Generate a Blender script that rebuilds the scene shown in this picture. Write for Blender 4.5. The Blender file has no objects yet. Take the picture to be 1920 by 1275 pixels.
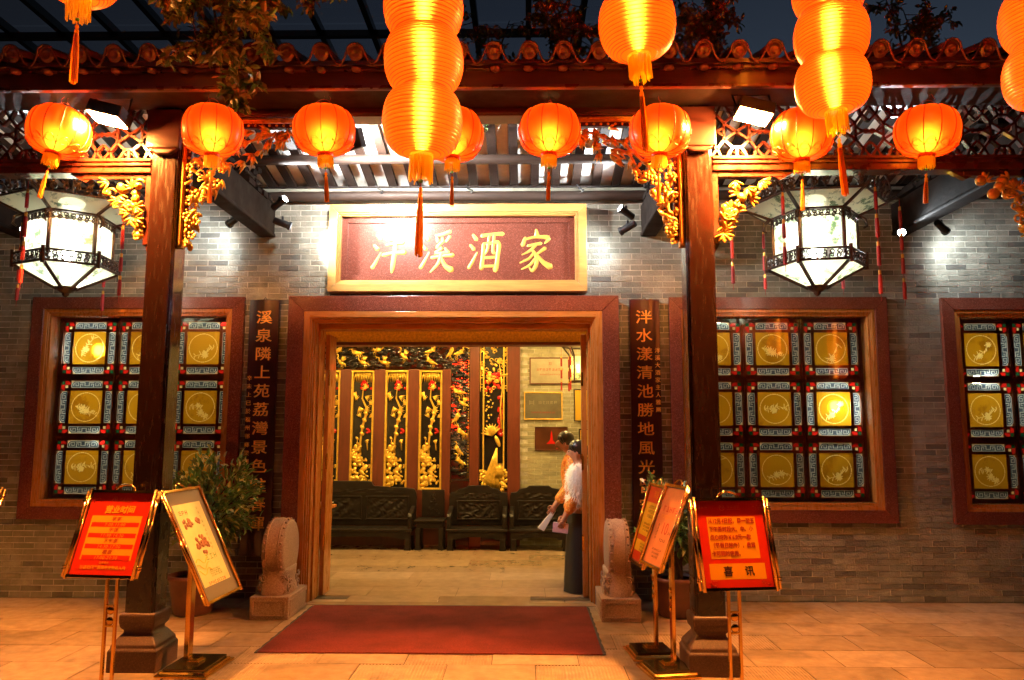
import bpy, math, random
from mathutils import Matrix, Vector, noise as mnoise

# ------------------------------------------------------------------ camera, sky, exposure
SC = bpy.context.scene
COL = SC.collection
R = math.radians
PI = math.pi

cam_data = bpy.data.cameras.new('camera')
cam_data.sensor_width = 36.0
cam_data.lens = 27.0
cam_data.clip_start = 0.05
cam_data.clip_end = 500.0
cam = bpy.data.objects.new('camera', cam_data)
COL.objects.link(cam)
cam.matrix_world = (Matrix.Translation((0, 0, 1.62)) @ Matrix.Rotation(R(1.0), 4, 'Z')
                    @ Matrix.Rotation(R(90 + 6.9), 4, 'X') @ Matrix.Rotation(R(0.1), 4, 'Z'))
SC.camera = cam

world = bpy.data.worlds.new('World')
SC.world = world
world.use_nodes = True
wn = world.node_tree
sky = wn.nodes.new('ShaderNodeTexSky')
sky.sky_type = 'NISHITA'
sky.sun_disc = False
sky.sun_elevation = R(-6.0)
sky.sun_rotation = R(20)
sky.ozone_density = 1.1
sky.air_density = 1.2
wn.links.new(sky.outputs['Color'], wn.nodes['Background'].inputs['Color'])
wn.nodes['Background'].inputs['Strength'].default_value = 2.0

sun_data = bpy.data.lights.new('dusk_sun', 'SUN')
sun_data.energy = 0.008
sun_data.angle = R(12)
sun_data.color = (0.75, 0.8, 1.0)
sun = bpy.data.objects.new('dusk_sun', sun_data)
sun.rotation_euler = (R(50), 0, R(-20))
COL.objects.link(sun)

SC.view_settings.view_transform = 'Standard'
SC.view_settings.look = 'None'
SC.view_settings.exposure = 1.55
SC.view_settings.gamma = 1.0
SC.view_settings.use_curve_mapping = False
SC.render.engine = 'CYCLES'
SC.cycles.use_denoising = True
SC.cycles.max_bounces = 8
SC.cycles.transparent_max_bounces = 24
SC.cycles.sample_clamp_indirect = 4.0
SC.cycles.sample_clamp_direct = 0.0
SC.cycles.use_light_tree = True
SC.cycles.caustics_reflective = False
SC.cycles.caustics_refractive = False

# lamp brightness, all in one place
FLOOD = 1750.0       # warm halogen floods under the eave (emission of the glass)
SPOT = 260.0         # white LED spots on the cross beams (watts)
WASH = 60.0          # white flood behind the eave that washes the rafters (watts)
BULB_ROUND = 25.0    # bulb in a silk lantern
BULB_RIB = 50.0      # tube bulb in a ribbed lantern
BULB_HEX = 14.0      # lamp in a palace lantern
HALL = 580.0          # downlights in the hall
ROOM = 5.4          # bulbs in the rooms behind the windows

random.seed(7)

# ------------------------------------------------------------------ helpers
def tag(o, label=None, cat=None, group=None, kind=None):
    if label: o['label'] = label
    if cat: o['category'] = cat
    if group: o['group'] = group
    if kind: o['kind'] = kind
    return o

def empty(name, loc=(0, 0, 0), rot=(0, 0, 0), label=None, cat=None, group=None):
    o = bpy.data.objects.new(name, None)
    o.empty_display_size = 0.1
    o.location = loc
    o.rotation_euler = rot
    COL.objects.link(o)
    return tag(o, label, cat, group)

def wloc(o):
    v = Vector((0, 0, 0))
    while o is not None:
        v += o.location
        o = o.parent
    return v

CH = {}
def setparent(o, p):
    o.parent = p
    if p is not None:
        CH.setdefault(p.name, []).append(o)

def copy_tree(o, parent=None, loc=None, rot=None, scale=None):
    c = o.copy()
    COL.objects.link(c)
    setparent(c, parent)
    if loc is not None: c.location = loc
    if rot is not None: c.rotation_euler = rot
    if scale is not None: c.scale = scale
    for ch in CH.get(o.name, []):
        copy_tree(ch, c)
    return c

def link_mesh(name, me, parent=None, loc=(0, 0, 0), rot=(0, 0, 0), scale=None):
    o = bpy.data.objects.new(name, me)
    o.location = loc
    o.rotation_euler = rot
    if scale: o.scale = scale
    COL.objects.link(o)
    setparent(o, parent)
    return o

class MB:
    """collects faces for one mesh"""
    def __init__(s):
        s.v = []; s.f = []; s.m = []; s.cur = 0; s.sm = []; s.smooth = False
    def mat(s, i): s.cur = i; return s
    def add(s, vs, fs):
        b = len(s.v)
        s.v += [tuple(p) for p in vs]
        for f in fs:
            s.f.append(tuple(b + i for i in f)); s.m.append(s.cur); s.sm.append(s.smooth)
        return s
    def box(s, x0, x1, y0, y1, z0, z1, M=None):
        vs = [(x, y, z) for z in (z0, z1) for y in (y0, y1) for x in (x0, x1)]
        if M is not None: vs = [M @ Vector(p) for p in vs]
        return s.add(vs, [(0, 2, 3, 1), (4, 5, 7, 6), (0, 1, 5, 4), (2, 6, 7, 3), (0, 4, 6, 2), (1, 3, 7, 5)])
    def cbox(s, c, d, M=None):
        return s.box(c[0]-d[0]/2, c[0]+d[0]/2, c[1]-d[1]/2, c[1]+d[1]/2, c[2]-d[2]/2, c[2]+d[2]/2, M)
    def prism(s, poly, a0, a1, axis='Y', M=None):
        n = len(poly)
        def P(p, a):
            return {'Y': (p[0], a, p[1]), 'X': (a, p[0], p[1]), 'Z': (p[0], p[1], a)}[axis]
        vs = [P(p, a0) for p in poly] + [P(p, a1) for p in poly]
        if M is not None: vs = [M @ Vector(p) for p in vs]
        fs = [tuple(range(n)), tuple(range(2*n-1, n-1, -1))]
        fs += [(i, i+n, (i+1) % n + n, (i+1) % n) for i in range(n)]
        return s.add(vs, fs)
    def bar(s, a, b, w, d, up=(0, -1, 0)):
        a = Vector(a); b = Vector(b); t = (b-a).normalized(); u = Vector(up)
        r = t.cross(u).normalized(); u = r.cross(t).normalized()
        vs = [p + r*i*w/2 + u*j*d/2 for p in (a, b) for i, j in ((-1, -1), (1, -1), (1, 1), (-1, 1))]
        return s.add(vs, [(0, 3, 2, 1), (4, 5, 6, 7), (0, 1, 5, 4), (1, 2, 6, 5), (2, 3, 7, 6), (3, 0, 4, 7)])
    def tube(s, pts, r, n=6, cap=True):
        pts = [Vector(p) for p in pts]
        k = len(pts)
        rr = r if isinstance(r, (list, tuple)) else [r]*k
        vs = []; ref = Vector((0.13, 0.31, 0.94))
        for i, p in enumerate(pts):
            t = (pts[min(i+1, k-1)] - pts[max(i-1, 0)])
            t = t.normalized() if t.length > 1e-9 else Vector((0, 0, 1))
            a = t.cross(ref)
            if a.length < 0.05: a = t.cross(Vector((1, 0, 0)))
            a.normalize(); b = t.cross(a)
            vs += [p + (a*math.cos(2*PI*j/n) + b*math.sin(2*PI*j/n))*rr[i] for j in range(n)]
        fs = [(i*n+j, i*n+(j+1) % n, (i+1)*n+(j+1) % n, (i+1)*n+j) for i in range(k-1) for j in range(n)]
        if cap: fs += [tuple(range(n-1, -1, -1)), tuple(range((k-1)*n, k*n))]
        return s.add(vs, fs)
    def lathe(s, prof, n=24, c=(0, 0, 0), M=None, lobe=0.0, lobes=12, a0=0.0):
        vs = []
        for r, z in prof:
            for j in range(n):
                a = a0 + 2*PI*j/n
                q = r*(1 - lobe*(0.5 + 0.5*math.cos(lobes*a)))
                p = Vector((q*math.cos(a), q*math.sin(a), z))
                if M is not None: p = M @ p
                vs.append(p + Vector(c))
        k = len(prof)
        fs = [(i*n+j, i*n+(j+1) % n, (i+1)*n+(j+1) % n, (i+1)*n+j) for i in range(k-1) for j in range(n)]
        if prof[0][0] > 1e-6: fs.append(tuple(range(n-1, -1, -1)))
        if prof[-1][0] > 1e-6: fs.append(tuple(range((k-1)*n, k*n)))
        return s.add(vs, fs)
    def shell(s, prof, n=24, c=(0, 0, 0), lobe=0.0, lobes=12, a0=0.0):
        vs = []
        for r, z in prof:
            for j in range(n):
                a = a0 + 2*PI*j/n
                q = r*(1 - lobe*(0.5 + 0.5*math.cos(lobes*a)))
                vs.append(Vector((q*math.cos(a), q*math.sin(a), z)) + Vector(c))
        k = len(prof)
        return s.add(vs, [(i*n+j, i*n+(j+1) % n, (i+1)*n+(j+1) % n, (i+1)*n+j) for i in range(k-1) for j in range(n)])
    def ell(s, c, r, M=None, nu=8, nv=5):
        vs = []
        for i in range(nv+1):
            th = PI*i/nv
            for j in range(nu):
                a = 2*PI*j/nu
                p = Vector((r[0]*math.sin(th)*math.cos(a), r[1]*math.sin(th)*math.sin(a), r[2]*math.cos(th)))
                if M is not None: p = M @ p
                vs.append(p + Vector(c))
        return s.add(vs, [(i*nu+j, (i+1)*nu+j, (i+1)*nu+(j+1) % nu, i*nu+(j+1) % nu) for i in range(nv) for j in range(nu)])
    def leaf(s, p, d, up, L, W, fold=0.25):
        p = Vector(p); d = Vector(d).normalized(); r = d.cross(Vector(up))
        if r.length < 1e-4: r = d.cross(Vector((1, 0.3, 0)))
        r.normalize(); u = r.cross(d)
        q = lambda a, b, c: p + d*a*L + r*b*W + u*c*W
        vs = [q(0, 0, 0), q(.3, -.45, fold), q(.7, -.38, fold), q(1, 0, -.12), q(.7, .38, fold), q(.3, .45, fold), q(.5, 0, 0)]
        return s.add(vs, [(0, 1, 6), (1, 2, 6), (2, 3, 6), (3, 4, 6), (4, 5, 6), (5, 0, 6)])
    def mesh(s, name, mats):
        me = bpy.data.meshes.new(name)
        me.from_pydata(s.v, [], s.f)
        if not isinstance(mats, (list, tuple)): mats = [mats]
        for m in mats: me.materials.append(M_(m))
        if any(s.m): me.polygons.foreach_set('material_index', s.m)
        if any(s.sm): me.polygons.foreach_set('use_smooth', s.sm)
        me.update()
        return me
    def build(s, name, mats, parent=None, local=False, loc=None, bevel=0, smooth=None, kind=None):
        """verts are in world space unless local; origin goes to loc or to the parent"""
        if smooth is not None: s.sm = [smooth]*len(s.f)
        off = Vector((0, 0, 0))
        if not local and parent is not None: off = wloc(parent)
        base = Vector(loc) if loc is not None else Vector((0, 0, 0))
        if off.length or base.length:
            t = off + base
            s.v = [(p[0]-t.x, p[1]-t.y, p[2]-t.z) for p in s.v]
        o = link_mesh(name, s.mesh(name, mats), parent, base)
        if bevel:
            b = o.modifiers.new('bevel', 'BEVEL'); b.width = bevel; b.segments = 2; b.limit_method = 'ANGLE'
        if kind: o['kind'] = kind
        return o

# ------------------------------------------------------------------ materials
MATS = {}
def M_(n): return MATS[n] if isinstance(n, str) else n

def N(nt, t, **kw):
    n = nt.nodes.new(t)
    for k, v in kw.items(): setattr(n, k, v)
    return n

def pbr(name, col, rough=0.5, metal=0.0, var=0.0, vscale=6.0, col2=None, mixscale=None, mixlo=0.45, mixhi=0.6, bump=0.0, bscale=60.0,
        coat=0.0, spec=0.5, stretch=None, sheen=0.0, rvar=0.0, trans=0.0):
    m = bpy.data.materials.new(name); m.use_nodes = True
    nt = m.node_tree; b = nt.nodes['Principled BSDF']; L = nt.links.new
    b.inputs['Base Color'].default_value = (*col, 1)
    b.inputs['Roughness'].default_value = rough
    b.inputs['Metallic'].default_value = metal
    b.inputs['Specular IOR Level'].default_value = spec
    if coat:
        b.inputs['Coat Weight'].default_value = coat; b.inputs['Coat Roughness'].default_value = 0.08
    if sheen: b.inputs['Sheen Weight'].default_value = sheen
    geo = N(nt, 'ShaderNodeNewGeometry')
    pos = geo.outputs['Position']
    if stretch:
        mp = N(nt, 'ShaderNodeMapping'); mp.inputs['Scale'].default_value = stretch
        L(pos, mp.inputs['Vector']); pos = mp.outputs['Vector']
    src = None
    if col2 is not None:
        nz = N(nt, 'ShaderNodeTexNoise'); nz.inputs['Scale'].default_value = mixscale or vscale; nz.inputs['Detail'].default_value = 5
        L(pos, nz.inputs['Vector'])
        mr = N(nt, 'ShaderNodeMapRange'); mr.inputs[1].default_value = mixlo; mr.inputs[2].default_value = mixhi
        L(nz.outputs['Fac'], mr.inputs[0])
        mx = N(nt, 'ShaderNodeMix', data_type='RGBA')
        L(mr.outputs[0], mx.inputs[0])
        mx.inputs[6].default_value = (*col, 1); mx.inputs[7].default_value = (*col2, 1)
        src = mx.outputs[2]
    if var:
        nz = N(nt, 'ShaderNodeTexNoise'); nz.inputs['Scale'].default_value = vscale; nz.inputs['Detail'].default_value = 6
        nz.inputs['Roughness'].default_value = 0.65
        L(pos, nz.inputs['Vector'])
        mr = N(nt, 'ShaderNodeMapRange'); mr.inputs[1].default_value = 0.3; mr.inputs[2].default_value = 0.7
        mr.inputs[3].default_value = 1-var; mr.inputs[4].default_value = 1+var
        L(nz.outputs['Fac'], mr.inputs[0])
        mu = N(nt, 'ShaderNodeVectorMath', operation='MULTIPLY')
        if src is not None: L(src, mu.inputs[0])
        else: mu.inputs[0].default_value = col
        L(mr.outputs[0], mu.inputs[1]); src = mu.outputs[0]
    if src is not None: L(src, b.inputs['Base Color'])
    if rvar:
        nz = N(nt, 'ShaderNodeTexNoise'); nz.inputs['Scale'].default_value = 9; nz.inputs['Detail'].default_value = 5
        L(pos, nz.inputs['Vector'])
        mr = N(nt, 'ShaderNodeMapRange'); mr.inputs[1].default_value = 0.3; mr.inputs[2].default_value = 0.7
        mr.inputs[3].default_value = max(0.02, rough-rvar); mr.inputs[4].default_value = rough+rvar
        L(nz.outputs['Fac'], mr.inputs[0]); L(mr.outputs[0], b.inputs['Roughness'])
    if bump:
        nz = N(nt, 'ShaderNodeTexNoise'); nz.inputs['Scale'].default_value = bscale; nz.inputs['Detail'].default_value = 4
        L(pos, nz.inputs['Vector'])
        bp = N(nt, 'ShaderNodeBump'); bp.inputs['Strength'].default_value = bump; bp.inputs['Distance'].default_value = 0.01
        L(nz.outputs['Fac'], bp.inputs['Height']); L(bp.outputs['Normal'], b.inputs['Normal'])
    MATS[name] = m
    return m

def emit(name, col, strength):
    m = bpy.data.materials.new(name); m.use_nodes = True
    nt = m.node_tree; nt.nodes.remove(nt.nodes['Principled BSDF'])
    e = N(nt, 'ShaderNodeEmission'); e.inputs['Color'].default_value = (*col, 1); e.inputs['Strength'].default_value = strength
    nt.links.new(e.outputs[0], nt.nodes['Material Output'].inputs['Surface'])
    MATS[name] = m
    return m

def silk(name, col, tcol, clear=0.15, soft=0.25, rough=0.45, glossy=0.04, paint=None):
    """thin lit fabric or frosted glass: diffuse transmission + blurred see-through + a little clear"""
    m = bpy.data.materials.new(name); m.use_nodes = True
    nt = m.node_tree; nt.nodes.remove(nt.nodes['Principled BSDF']); L = nt.links.new
    tr = N(nt, 'ShaderNodeBsdfTranslucent'); tr.inputs['Color'].default_value = (*col, 1)
    df = N(nt, 'ShaderNodeBsdfDiffuse'); df.inputs['Color'].default_value = (*col, 1)
    rf = N(nt, 'ShaderNodeBsdfRefraction'); rf.inputs['Color'].default_value = (*tcol, 1)
    rf.inputs['Roughness'].default_value = rough; rf.inputs['IOR'].default_value = 1.5
    tp = N(nt, 'ShaderNodeBsdfTransparent'); tp.inputs['Color'].default_value = (*tcol, 1)
    gl = N(nt, 'ShaderNodeBsdfGlossy'); gl.inputs['Roughness'].default_value = 0.3
    if paint is not None:
        geo = N(nt, 'ShaderNodeNewGeometry')
        nz = N(nt, 'ShaderNodeTexNoise'); nz.inputs['Scale'].default_value = paint[1]; nz.inputs['Detail'].default_value = 8; nz.inputs['Roughness'].default_value = 0.75
        L(geo.outputs['Position'], nz.inputs['Vector'])
        n2 = N(nt, 'ShaderNodeTexNoise'); n2.inputs['Scale'].default_value = 5.0
        L(geo.outputs['Position'], n2.inputs['Vector'])
        mr = N(nt, 'ShaderNodeMapRange'); mr.inputs[1].default_value = 0.5; mr.inputs[2].default_value = 0.56
        L(nz.outputs['Fac'], mr.inputs[0])
        m2 = N(nt, 'ShaderNodeMapRange'); m2.inputs[1].default_value = 0.46; m2.inputs[2].default_value = 0.54
        L(n2.outputs['Fac'], m2.inputs[0])
        mm = N(nt, 'ShaderNodeMath', operation='MULTIPLY'); L(mr.outputs[0], mm.inputs[0]); L(m2.outputs[0], mm.inputs[1])
        mx = N(nt, 'ShaderNodeMix', data_type='RGBA'); L(mm.outputs[0], mx.inputs[0])
        mx.inputs[6].default_value = (*col, 1); mx.inputs[7].default_value = (*paint[0], 1)
        L(mx.outputs[2], tr.inputs['Color']); L(mx.outputs[2], df.inputs['Color']); L(mx.outputs[2], tp.inputs['Color'])
    a = N(nt, 'ShaderNodeMixShader'); a.inputs[0].default_value = 0.3; L(tr.outputs[0], a.inputs[1]); L(df.outputs[0], a.inputs[2])
    b = N(nt, 'ShaderNodeMixShader'); b.inputs[0].default_value = soft; L(a.outputs[0], b.inputs[1]); L(rf.outputs[0], b.inputs[2])
    c = N(nt, 'ShaderNodeMixShader'); c.inputs[0].default_value = clear; L(b.outputs[0], c.inputs[1]); L(tp.outputs[0], c.inputs[2])
    d = N(nt, 'ShaderNodeMixShader'); d.inputs[0].default_value = glossy; L(c.outputs[0], d.inputs[1]); L(gl.outputs[0], d.inputs[2])
    L(d.outputs[0], nt.nodes['Material Output'].inputs['Surface'])
    MATS[name] = m
    return m

def glazing(name, tint=(1, 1, 1), rough=0.0, refl=1.0):
    m = bpy.data.materials.new(name); m.use_nodes = True
    nt = m.node_tree; nt.nodes.remove(nt.nodes['Principled BSDF']); L = nt.links.new
    tp = N(nt, 'ShaderNodeBsdfTransparent'); tp.inputs['Color'].default_value = (*tint, 1)
    gl = N(nt, 'ShaderNodeBsdfGlossy'); gl.inputs['Roughness'].default_value = rough
    fr = N(nt, 'ShaderNodeFresnel'); fr.inputs['IOR'].default_value = 1.5
    mu = N(nt, 'ShaderNodeMath', operation='MULTIPLY'); mu.inputs[1].default_value = refl
    L(fr.outputs[0], mu.inputs[0])
    mx = N(nt, 'ShaderNodeMixShader'); L(mu.outputs[0], mx.inputs[0]); L(tp.outputs[0], mx.inputs[1]); L(gl.outputs[0], mx.inputs[2])
    L(mx.outputs[0], nt.nodes['Material Output'].inputs['Surface'])
    MATS[name] = m
    return m

def granite(name, a, b, c, rough=0.25):
    m = bpy.data.materials.new(name); m.use_nodes = True
    nt = m.node_tree; p = nt.nodes['Principled BSDF']; L = nt.links.new
    geo = N(nt, 'ShaderNodeNewGeometry')
    vo = N(nt, 'ShaderNodeTexVoronoi'); vo.inputs['Scale'].default_value = 170
    L(geo.outputs['Position'], vo.inputs['Vector'])
    cr = N(nt, 'ShaderNodeValToRGB')
    e = cr.color_ramp.elements
    e[0].position = 0.0; e[0].color = (*b, 1); e[1].position = 1.0; e[1].color = (*c, 1)
    k = cr.color_ramp.elements.new(0.4); k.color = (*a, 1)
    k = cr.color_ramp.elements.new(0.75); k.color = (*a, 1)
    sp = N(nt, 'ShaderNodeSeparateColor'); L(vo.outputs['Color'], sp.inputs[0]); L(sp.outputs[0], cr.inputs[0])
    nz = N(nt, 'ShaderNodeTexNoise'); nz.inputs['Scale'].default_value = 3; L(geo.outputs['Position'], nz.inputs['Vector'])
    mr = N(nt, 'ShaderNodeMapRange'); mr.inputs[3].default_value = 0.75; mr.inputs[4].default_value = 1.25; L(nz.outputs['Fac'], mr.inputs[0])
    mu = N(nt, 'ShaderNodeVectorMath', operation='MULTIPLY'); L(cr.outputs[0], mu.inputs[0]); L(mr.outputs[0], mu.inputs[1])
    L(mu.outputs[0], p.inputs['Base Color']); p.inputs['Roughness'].default_value = rough
    MATS[name] = m
    return m

# brick tints share one recipe: fired clay with soot and lime smears
for i, c in enumerate([(.225, .218, .172), (.175, .172, .138), (.265, .258, .205), (.115, .112, .094)]):
    pbr('brick_clay_%d' % i, c, rough=0.8, var=0.28, vscale=9, col2=tuple(k*1.6+.02 for k in c), mixscale=2.2, mixlo=.56, mixhi=.75, bump=0.6, bscale=60)
pbr('mortar', (.52, .5, .42), rough=0.9, var=0.35, vscale=14, col2=(.2, .18, .15), mixscale=1.7, mixlo=.54, mixhi=.74, bump=0.3)
granite('red_granite', (.165, .042, .024), (.1, .025, .014), (.26, .09, .06), rough=0.22)
granite('sign_granite', (.15, .042, .026), (.1, .028, .018), (.23, .085, .06), rough=0.25)
granite('drum_stone', (.32, .21, .155), (.22, .13, .095), (.42, .3, .235), rough=0.7)
granite('plinth_stone', (.08, .036, .026), (.05, .022, .016), (.12, .062, .05), rough=0.5)
pbr('teak', (.46, .17, .034), rough=0.3, var=0.2, vscale=4, stretch=(6, 6, .7), coat=0.4, rvar=.08)
pbr('teak_across', (.46, .17, .034), rough=0.3, var=0.2, vscale=4, stretch=(.7, 6, 6), coat=0.4, rvar=.08)
pbr('sign_wood', (.52, .27, .07), rough=0.35, var=0.25, vscale=4, stretch=(.7, 6, 6), coat=0.3)
pbr('lacquer', (.016, .005, .0035), rough=0.22, var=0.15, vscale=5, stretch=(5, 5, .8), coat=0.5, rvar=.1)
pbr('lacquer_rail', (.065, .012, .007), rough=0.3, var=0.3, vscale=6, coat=0.4, rvar=.1)
pbr('lacquer_peeled', (.014, .006, .005), rough=0.3, var=0.35, vscale=5, col2=(.24, .13, .085), mixscale=9, mixlo=.66, mixhi=.68, coat=0.3, bump=.25, bscale=12, rvar=.12)
pbr('beam_wood', (.016, .011, .009), rough=0.75, spec=.2, var=0.4, vscale=5, bump=0.2, bscale=30, rvar=.1)
pbr('purlin_wood', (.034, .02, .014), rough=0.6, spec=.3, var=0.4, vscale=5, stretch=(.6, 5, 5), bump=0.2, bscale=30)
pbr('rafter_wood', (.028, .014, .009), rough=0.7, spec=.25, var=0.35, vscale=7, bump=0.2, bscale=40)
pbr('plaster', (.84, .82, .76), rough=0.85, var=0.12, vscale=10, bump=0.25, bscale=22)
pbr('fascia_wood', (.05, .012, .009), rough=0.35, var=0.35, vscale=5, stretch=(.6, 5, 5), coat=.3)
pbr('glazed_tile', (.15, .046, .032), rough=0.22, var=0.4, vscale=12, bump=0.3, bscale=70, coat=0.4, rvar=.1)
pbr('gilt', (.72, .4, .06), rough=0.34, metal=0.55, var=0.3, vscale=18, col2=(.3, .12, .02), mixscale=14, mixlo=.6, mixhi=.75, bump=.15, bscale=60)
pbr('gilt_hall', (.78, .5, .07), rough=0.36, metal=0.5, var=0.25, vscale=25)
pbr('gold_leaf', (.62, .4, .06), rough=0.3, metal=0.7, var=0.35, vscale=40, bump=0.5, bscale=60)
pbr('brass', (.75, .42, .1), rough=0.16, metal=1.0, var=0.15, vscale=8, rvar=.07)
pbr('dark_brass', (.12, .085, .05), rough=0.15, metal=0.9, rvar=.06)
pbr('black_metal', (.012, .012, .014), rough=0.4)
pbr('iron_fret', (.035, .02, .014), rough=0.35, var=0.3, vscale=20)
pbr('carved_black', (.014, .011, .01), rough=0.25, var=0.3, vscale=20, coat=.3)
pbr('rosewood', (.009, .006, .005), rough=0.45, spec=.35, var=0.35, vscale=12, bump=.15, bscale=50, rvar=.1)
pbr('post_brown', (.12, .028, .013), rough=0.35, var=0.2, vscale=5, stretch=(5, 5, .8))
pbr('couplet_board', (.035, .005, .006), rough=0.28, var=0.35, vscale=3, stretch=(4, 4, .8), coat=.4)
pbr('couplet_gold', (.95, .46, .09), rough=0.4)
pbr('sign_gold', (.85, .5, .09), rough=0.35, metal=0.3)
pbr('red_silk_cord', (.35, .012, .01), rough=0.6, var=.15, vscale=60)
pbr('jade', (.1, .42, .05), rough=0.3)
pbr('seam', (.16, .012, .004), rough=0.6)
pbr('foil', (.55, .12, .02), rough=0.4, metal=.3)
pbr('carpet_red', (.13, .017, .014), rough=0.95, var=0.32, vscale=2.4, col2=(.18, .028, .022), mixscale=90, bump=0.8, bscale=240, spec=.2)
pbr('rubber', (.03, .028, .026), rough=0.8)
pbr('grout', (.08, .055, .035), rough=0.9, var=.2, vscale=10)
for i, c in enumerate([(.31, .21, .13), (.265, .18, .11), (.345, .24, .155)]):
    pbr('paver_%d' % i, c, rough=0.38, var=0.24, vscale=11, col2=tuple(k*.66 for k in c), mixscale=3.1, mixlo=.5, mixhi=.66, bump=0.1, bscale=70, rvar=.1)
    pbr('hall_tile_%d' % i, tuple(k*1.2 for k in c), rough=0.16, var=0.14, vscale=7, rvar=.06)
pbr('hall_plaster', (.62, .55, .4), rough=0.8)
pbr('room_wall', (.75, .62, .38), rough=0.8)
pbr('window_bar', (.3, .075, .032), rough=0.4, var=.25, vscale=8)
pbr('glass_red', (.5, .012, .01), rough=0.2)
pbr('glass_green', (.01, .07, .03), rough=0.2)
pbr('glass_cream', (.62, .5, .25), rough=0.25)
pbr('leaf_green', (.08, .21, .055), rough=0.38, var=.4, vscale=9, col2=(.11, .15, .04), mixscale=14)
pbr('leaf_pale', (.34, .34, .12), rough=0.35, var=.35, vscale=9)
pbr('leaf_lit_orange', (.24, .13, .04), rough=0.35, var=.4, vscale=9, col2=(.17, .2, .05), mixscale=6)  # leaf tone with orange lantern light put into the colour
pbr('bark', (.05, .035, .025), rough=0.85, bump=.4, bscale=40)
pbr('clay_pot', (.12, .035, .025), rough=0.4, var=.25, vscale=8, coat=.3)
pbr('soil', (.03, .02, .015), rough=0.95)
pbr('poster_red', (.62, .022, .008), rough=0.28, coat=.5)
pbr('poster_deep_red', (.5, .02, .008), rough=0.28, coat=.4)
pbr('poster_pale_red', (.7, .09, .03), rough=0.28, coat=.4)
pbr('poster_orange', (.78, .3, .01), rough=0.28, coat=.4)
pbr('poster_salmon', (.62, .22, .1), rough=0.3, coat=.4, var=.1, vscale=20)
pbr('poster_yellow', (.72, .48, .02), rough=0.3, coat=.4)
pbr('poster_cream', (.6, .56, .26), rough=0.3, coat=.4, var=.1, vscale=8)
pbr('mount_grey', (.14, .12, .09), rough=0.45)
pbr('ink_dark', (.05, .012, .006), rough=0.5)
pbr('ink_red', (.42, .015, .01), rough=0.5)
pbr('ink_green', (.12, .3, .08), rough=0.5)
pbr('food_brown', (.25, .09, .03), rough=0.5, var=.5, vscale=50)
pbr('white_plate', (.6, .6, .55), rough=0.3)
pbr('skin', (.5, .25, .16), rough=0.5, var=.06, vscale=20)
pbr('skin_tan', (.4, .17, .1), rough=0.5, var=.06, vscale=20)
pbr('hair', (.012, .01, .01), rough=0.35, var=.3, vscale=60, stretch=(8, 8, 1))
pbr('hair_brown', (.02, .012, .008), rough=0.4)
pbr('fur_white', (.85, .83, .8), rough=0.9, sheen=.5)
pbr('silk_orange', (.75, .24, .03), rough=0.4, var=.3, vscale=40, col2=(.85, .5, .12), mixscale=55, mixlo=.55, mixhi=.6)
pbr('skirt_black', (.012, .012, .013), rough=0.6, var=.2, vscale=10, stretch=(8, 8, .5))
pbr('paper_white', (.8, .78, .72), rough=0.7)
pbr('clutch_lilac', (.6, .42, .58), rough=0.5, var=.1, vscale=40)
pbr('plaque_steel', (.42, .4, .3), rough=0.3, metal=.6, var=.15, vscale=8)
pbr('plaque_dark', (.14, .13, .09), rough=0.3, metal=.3, var=.2, vscale=8)
pbr('plaque_brown', (.09, .028, .012), rough=0.3, metal=.2, var=.4, vscale=5)
pbr('plaque_gold', (.7, .45, .05), rough=0.3, metal=.5)
pbr('steel_frame', (.012, .012, .013), rough=0.4)
pbr('ground_stone', (.3, .22, .15), rough=0.6, var=.2, vscale=3)
pbr('pink_paper', (.7, .2, .16), rough=0.6)
silk('tassel_thread', (1.0, .5, .04), (1, .55, .05), clear=.08, soft=.1, rough=.5)
silk('yellow_fringe', (1.0, .7, .04), (1, .75, .06), clear=.12, soft=.1, rough=.5)
silk('orange_fringe', (1.0, .28, .012), (1, .35, .02), clear=.1, soft=.1, rough=.5)
silk('lantern_silk', (1.0, .062, .004), (1.0, .3, .03), clear=.004, soft=.26, rough=.8)
silk('rib_silk', (1.0, .105, .006), (1.0, .4, .05), clear=.004, soft=.3, rough=.5)
silk('hall_red_silk', (.9, .04, .012), (1.0, .1, .03), clear=.1, soft=.3, rough=.4)
silk('palace_glass', (.9, .93, .66), (1, 1, .8), clear=.06, soft=.16, rough=.5, glossy=.06, paint=((.05, .16, .06), 15.0))
silk('amber_pane', (.62, .36, .012), (.7, .42, .02), clear=.02, soft=.3, rough=.35, glossy=.06, paint=((.36, .17, .005), 2.6))
silk('etch', (1.0, .85, .3), (1, .85, .3), clear=0, soft=.1, rough=.5, glossy=.04)
silk('fret_blue', (.05, .1, .19), (.05, .1, .2), clear=0, soft=.1, rough=.4, glossy=.08)
silk('fret_white', (.52, .66, .76), (.55, .7, .8), clear=0, soft=.1, rough=.5, glossy=.06)
silk('stained_red', (.75, .02, .015), (.8, .02, .015), clear=.02, soft=.2, rough=.4, glossy=.06)
silk('stained_green', (.01, .12, .05), (.01, .12, .05), clear=0, soft=.1, rough=.4, glossy=.06)
silk('stained_cream', (.95, .8, .45), (.95, .8, .5), clear=0, soft=.1, rough=.4, glossy=.06)
glazing('canopy_glass', tint=(.85, .85, .88), refl=1.0)
glazing('window_glass', tint=(.95, .97, .96), refl=3.0)
emit('flood_glass', (1.0, .37, .07), FLOOD)
emit('wash_glass', (1.0, .97, .93), 1100.0)
emit('bulb_round', (1.0, .55, .16), BULB_ROUND)
emit('bulb_rib', (1.0, .6, .2), BULB_RIB)
emit('bulb_hex', (1.0, .97, .86), BULB_HEX)
emit('bulb_hex_soft', (1.0, .97, .82), 6.0)
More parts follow.
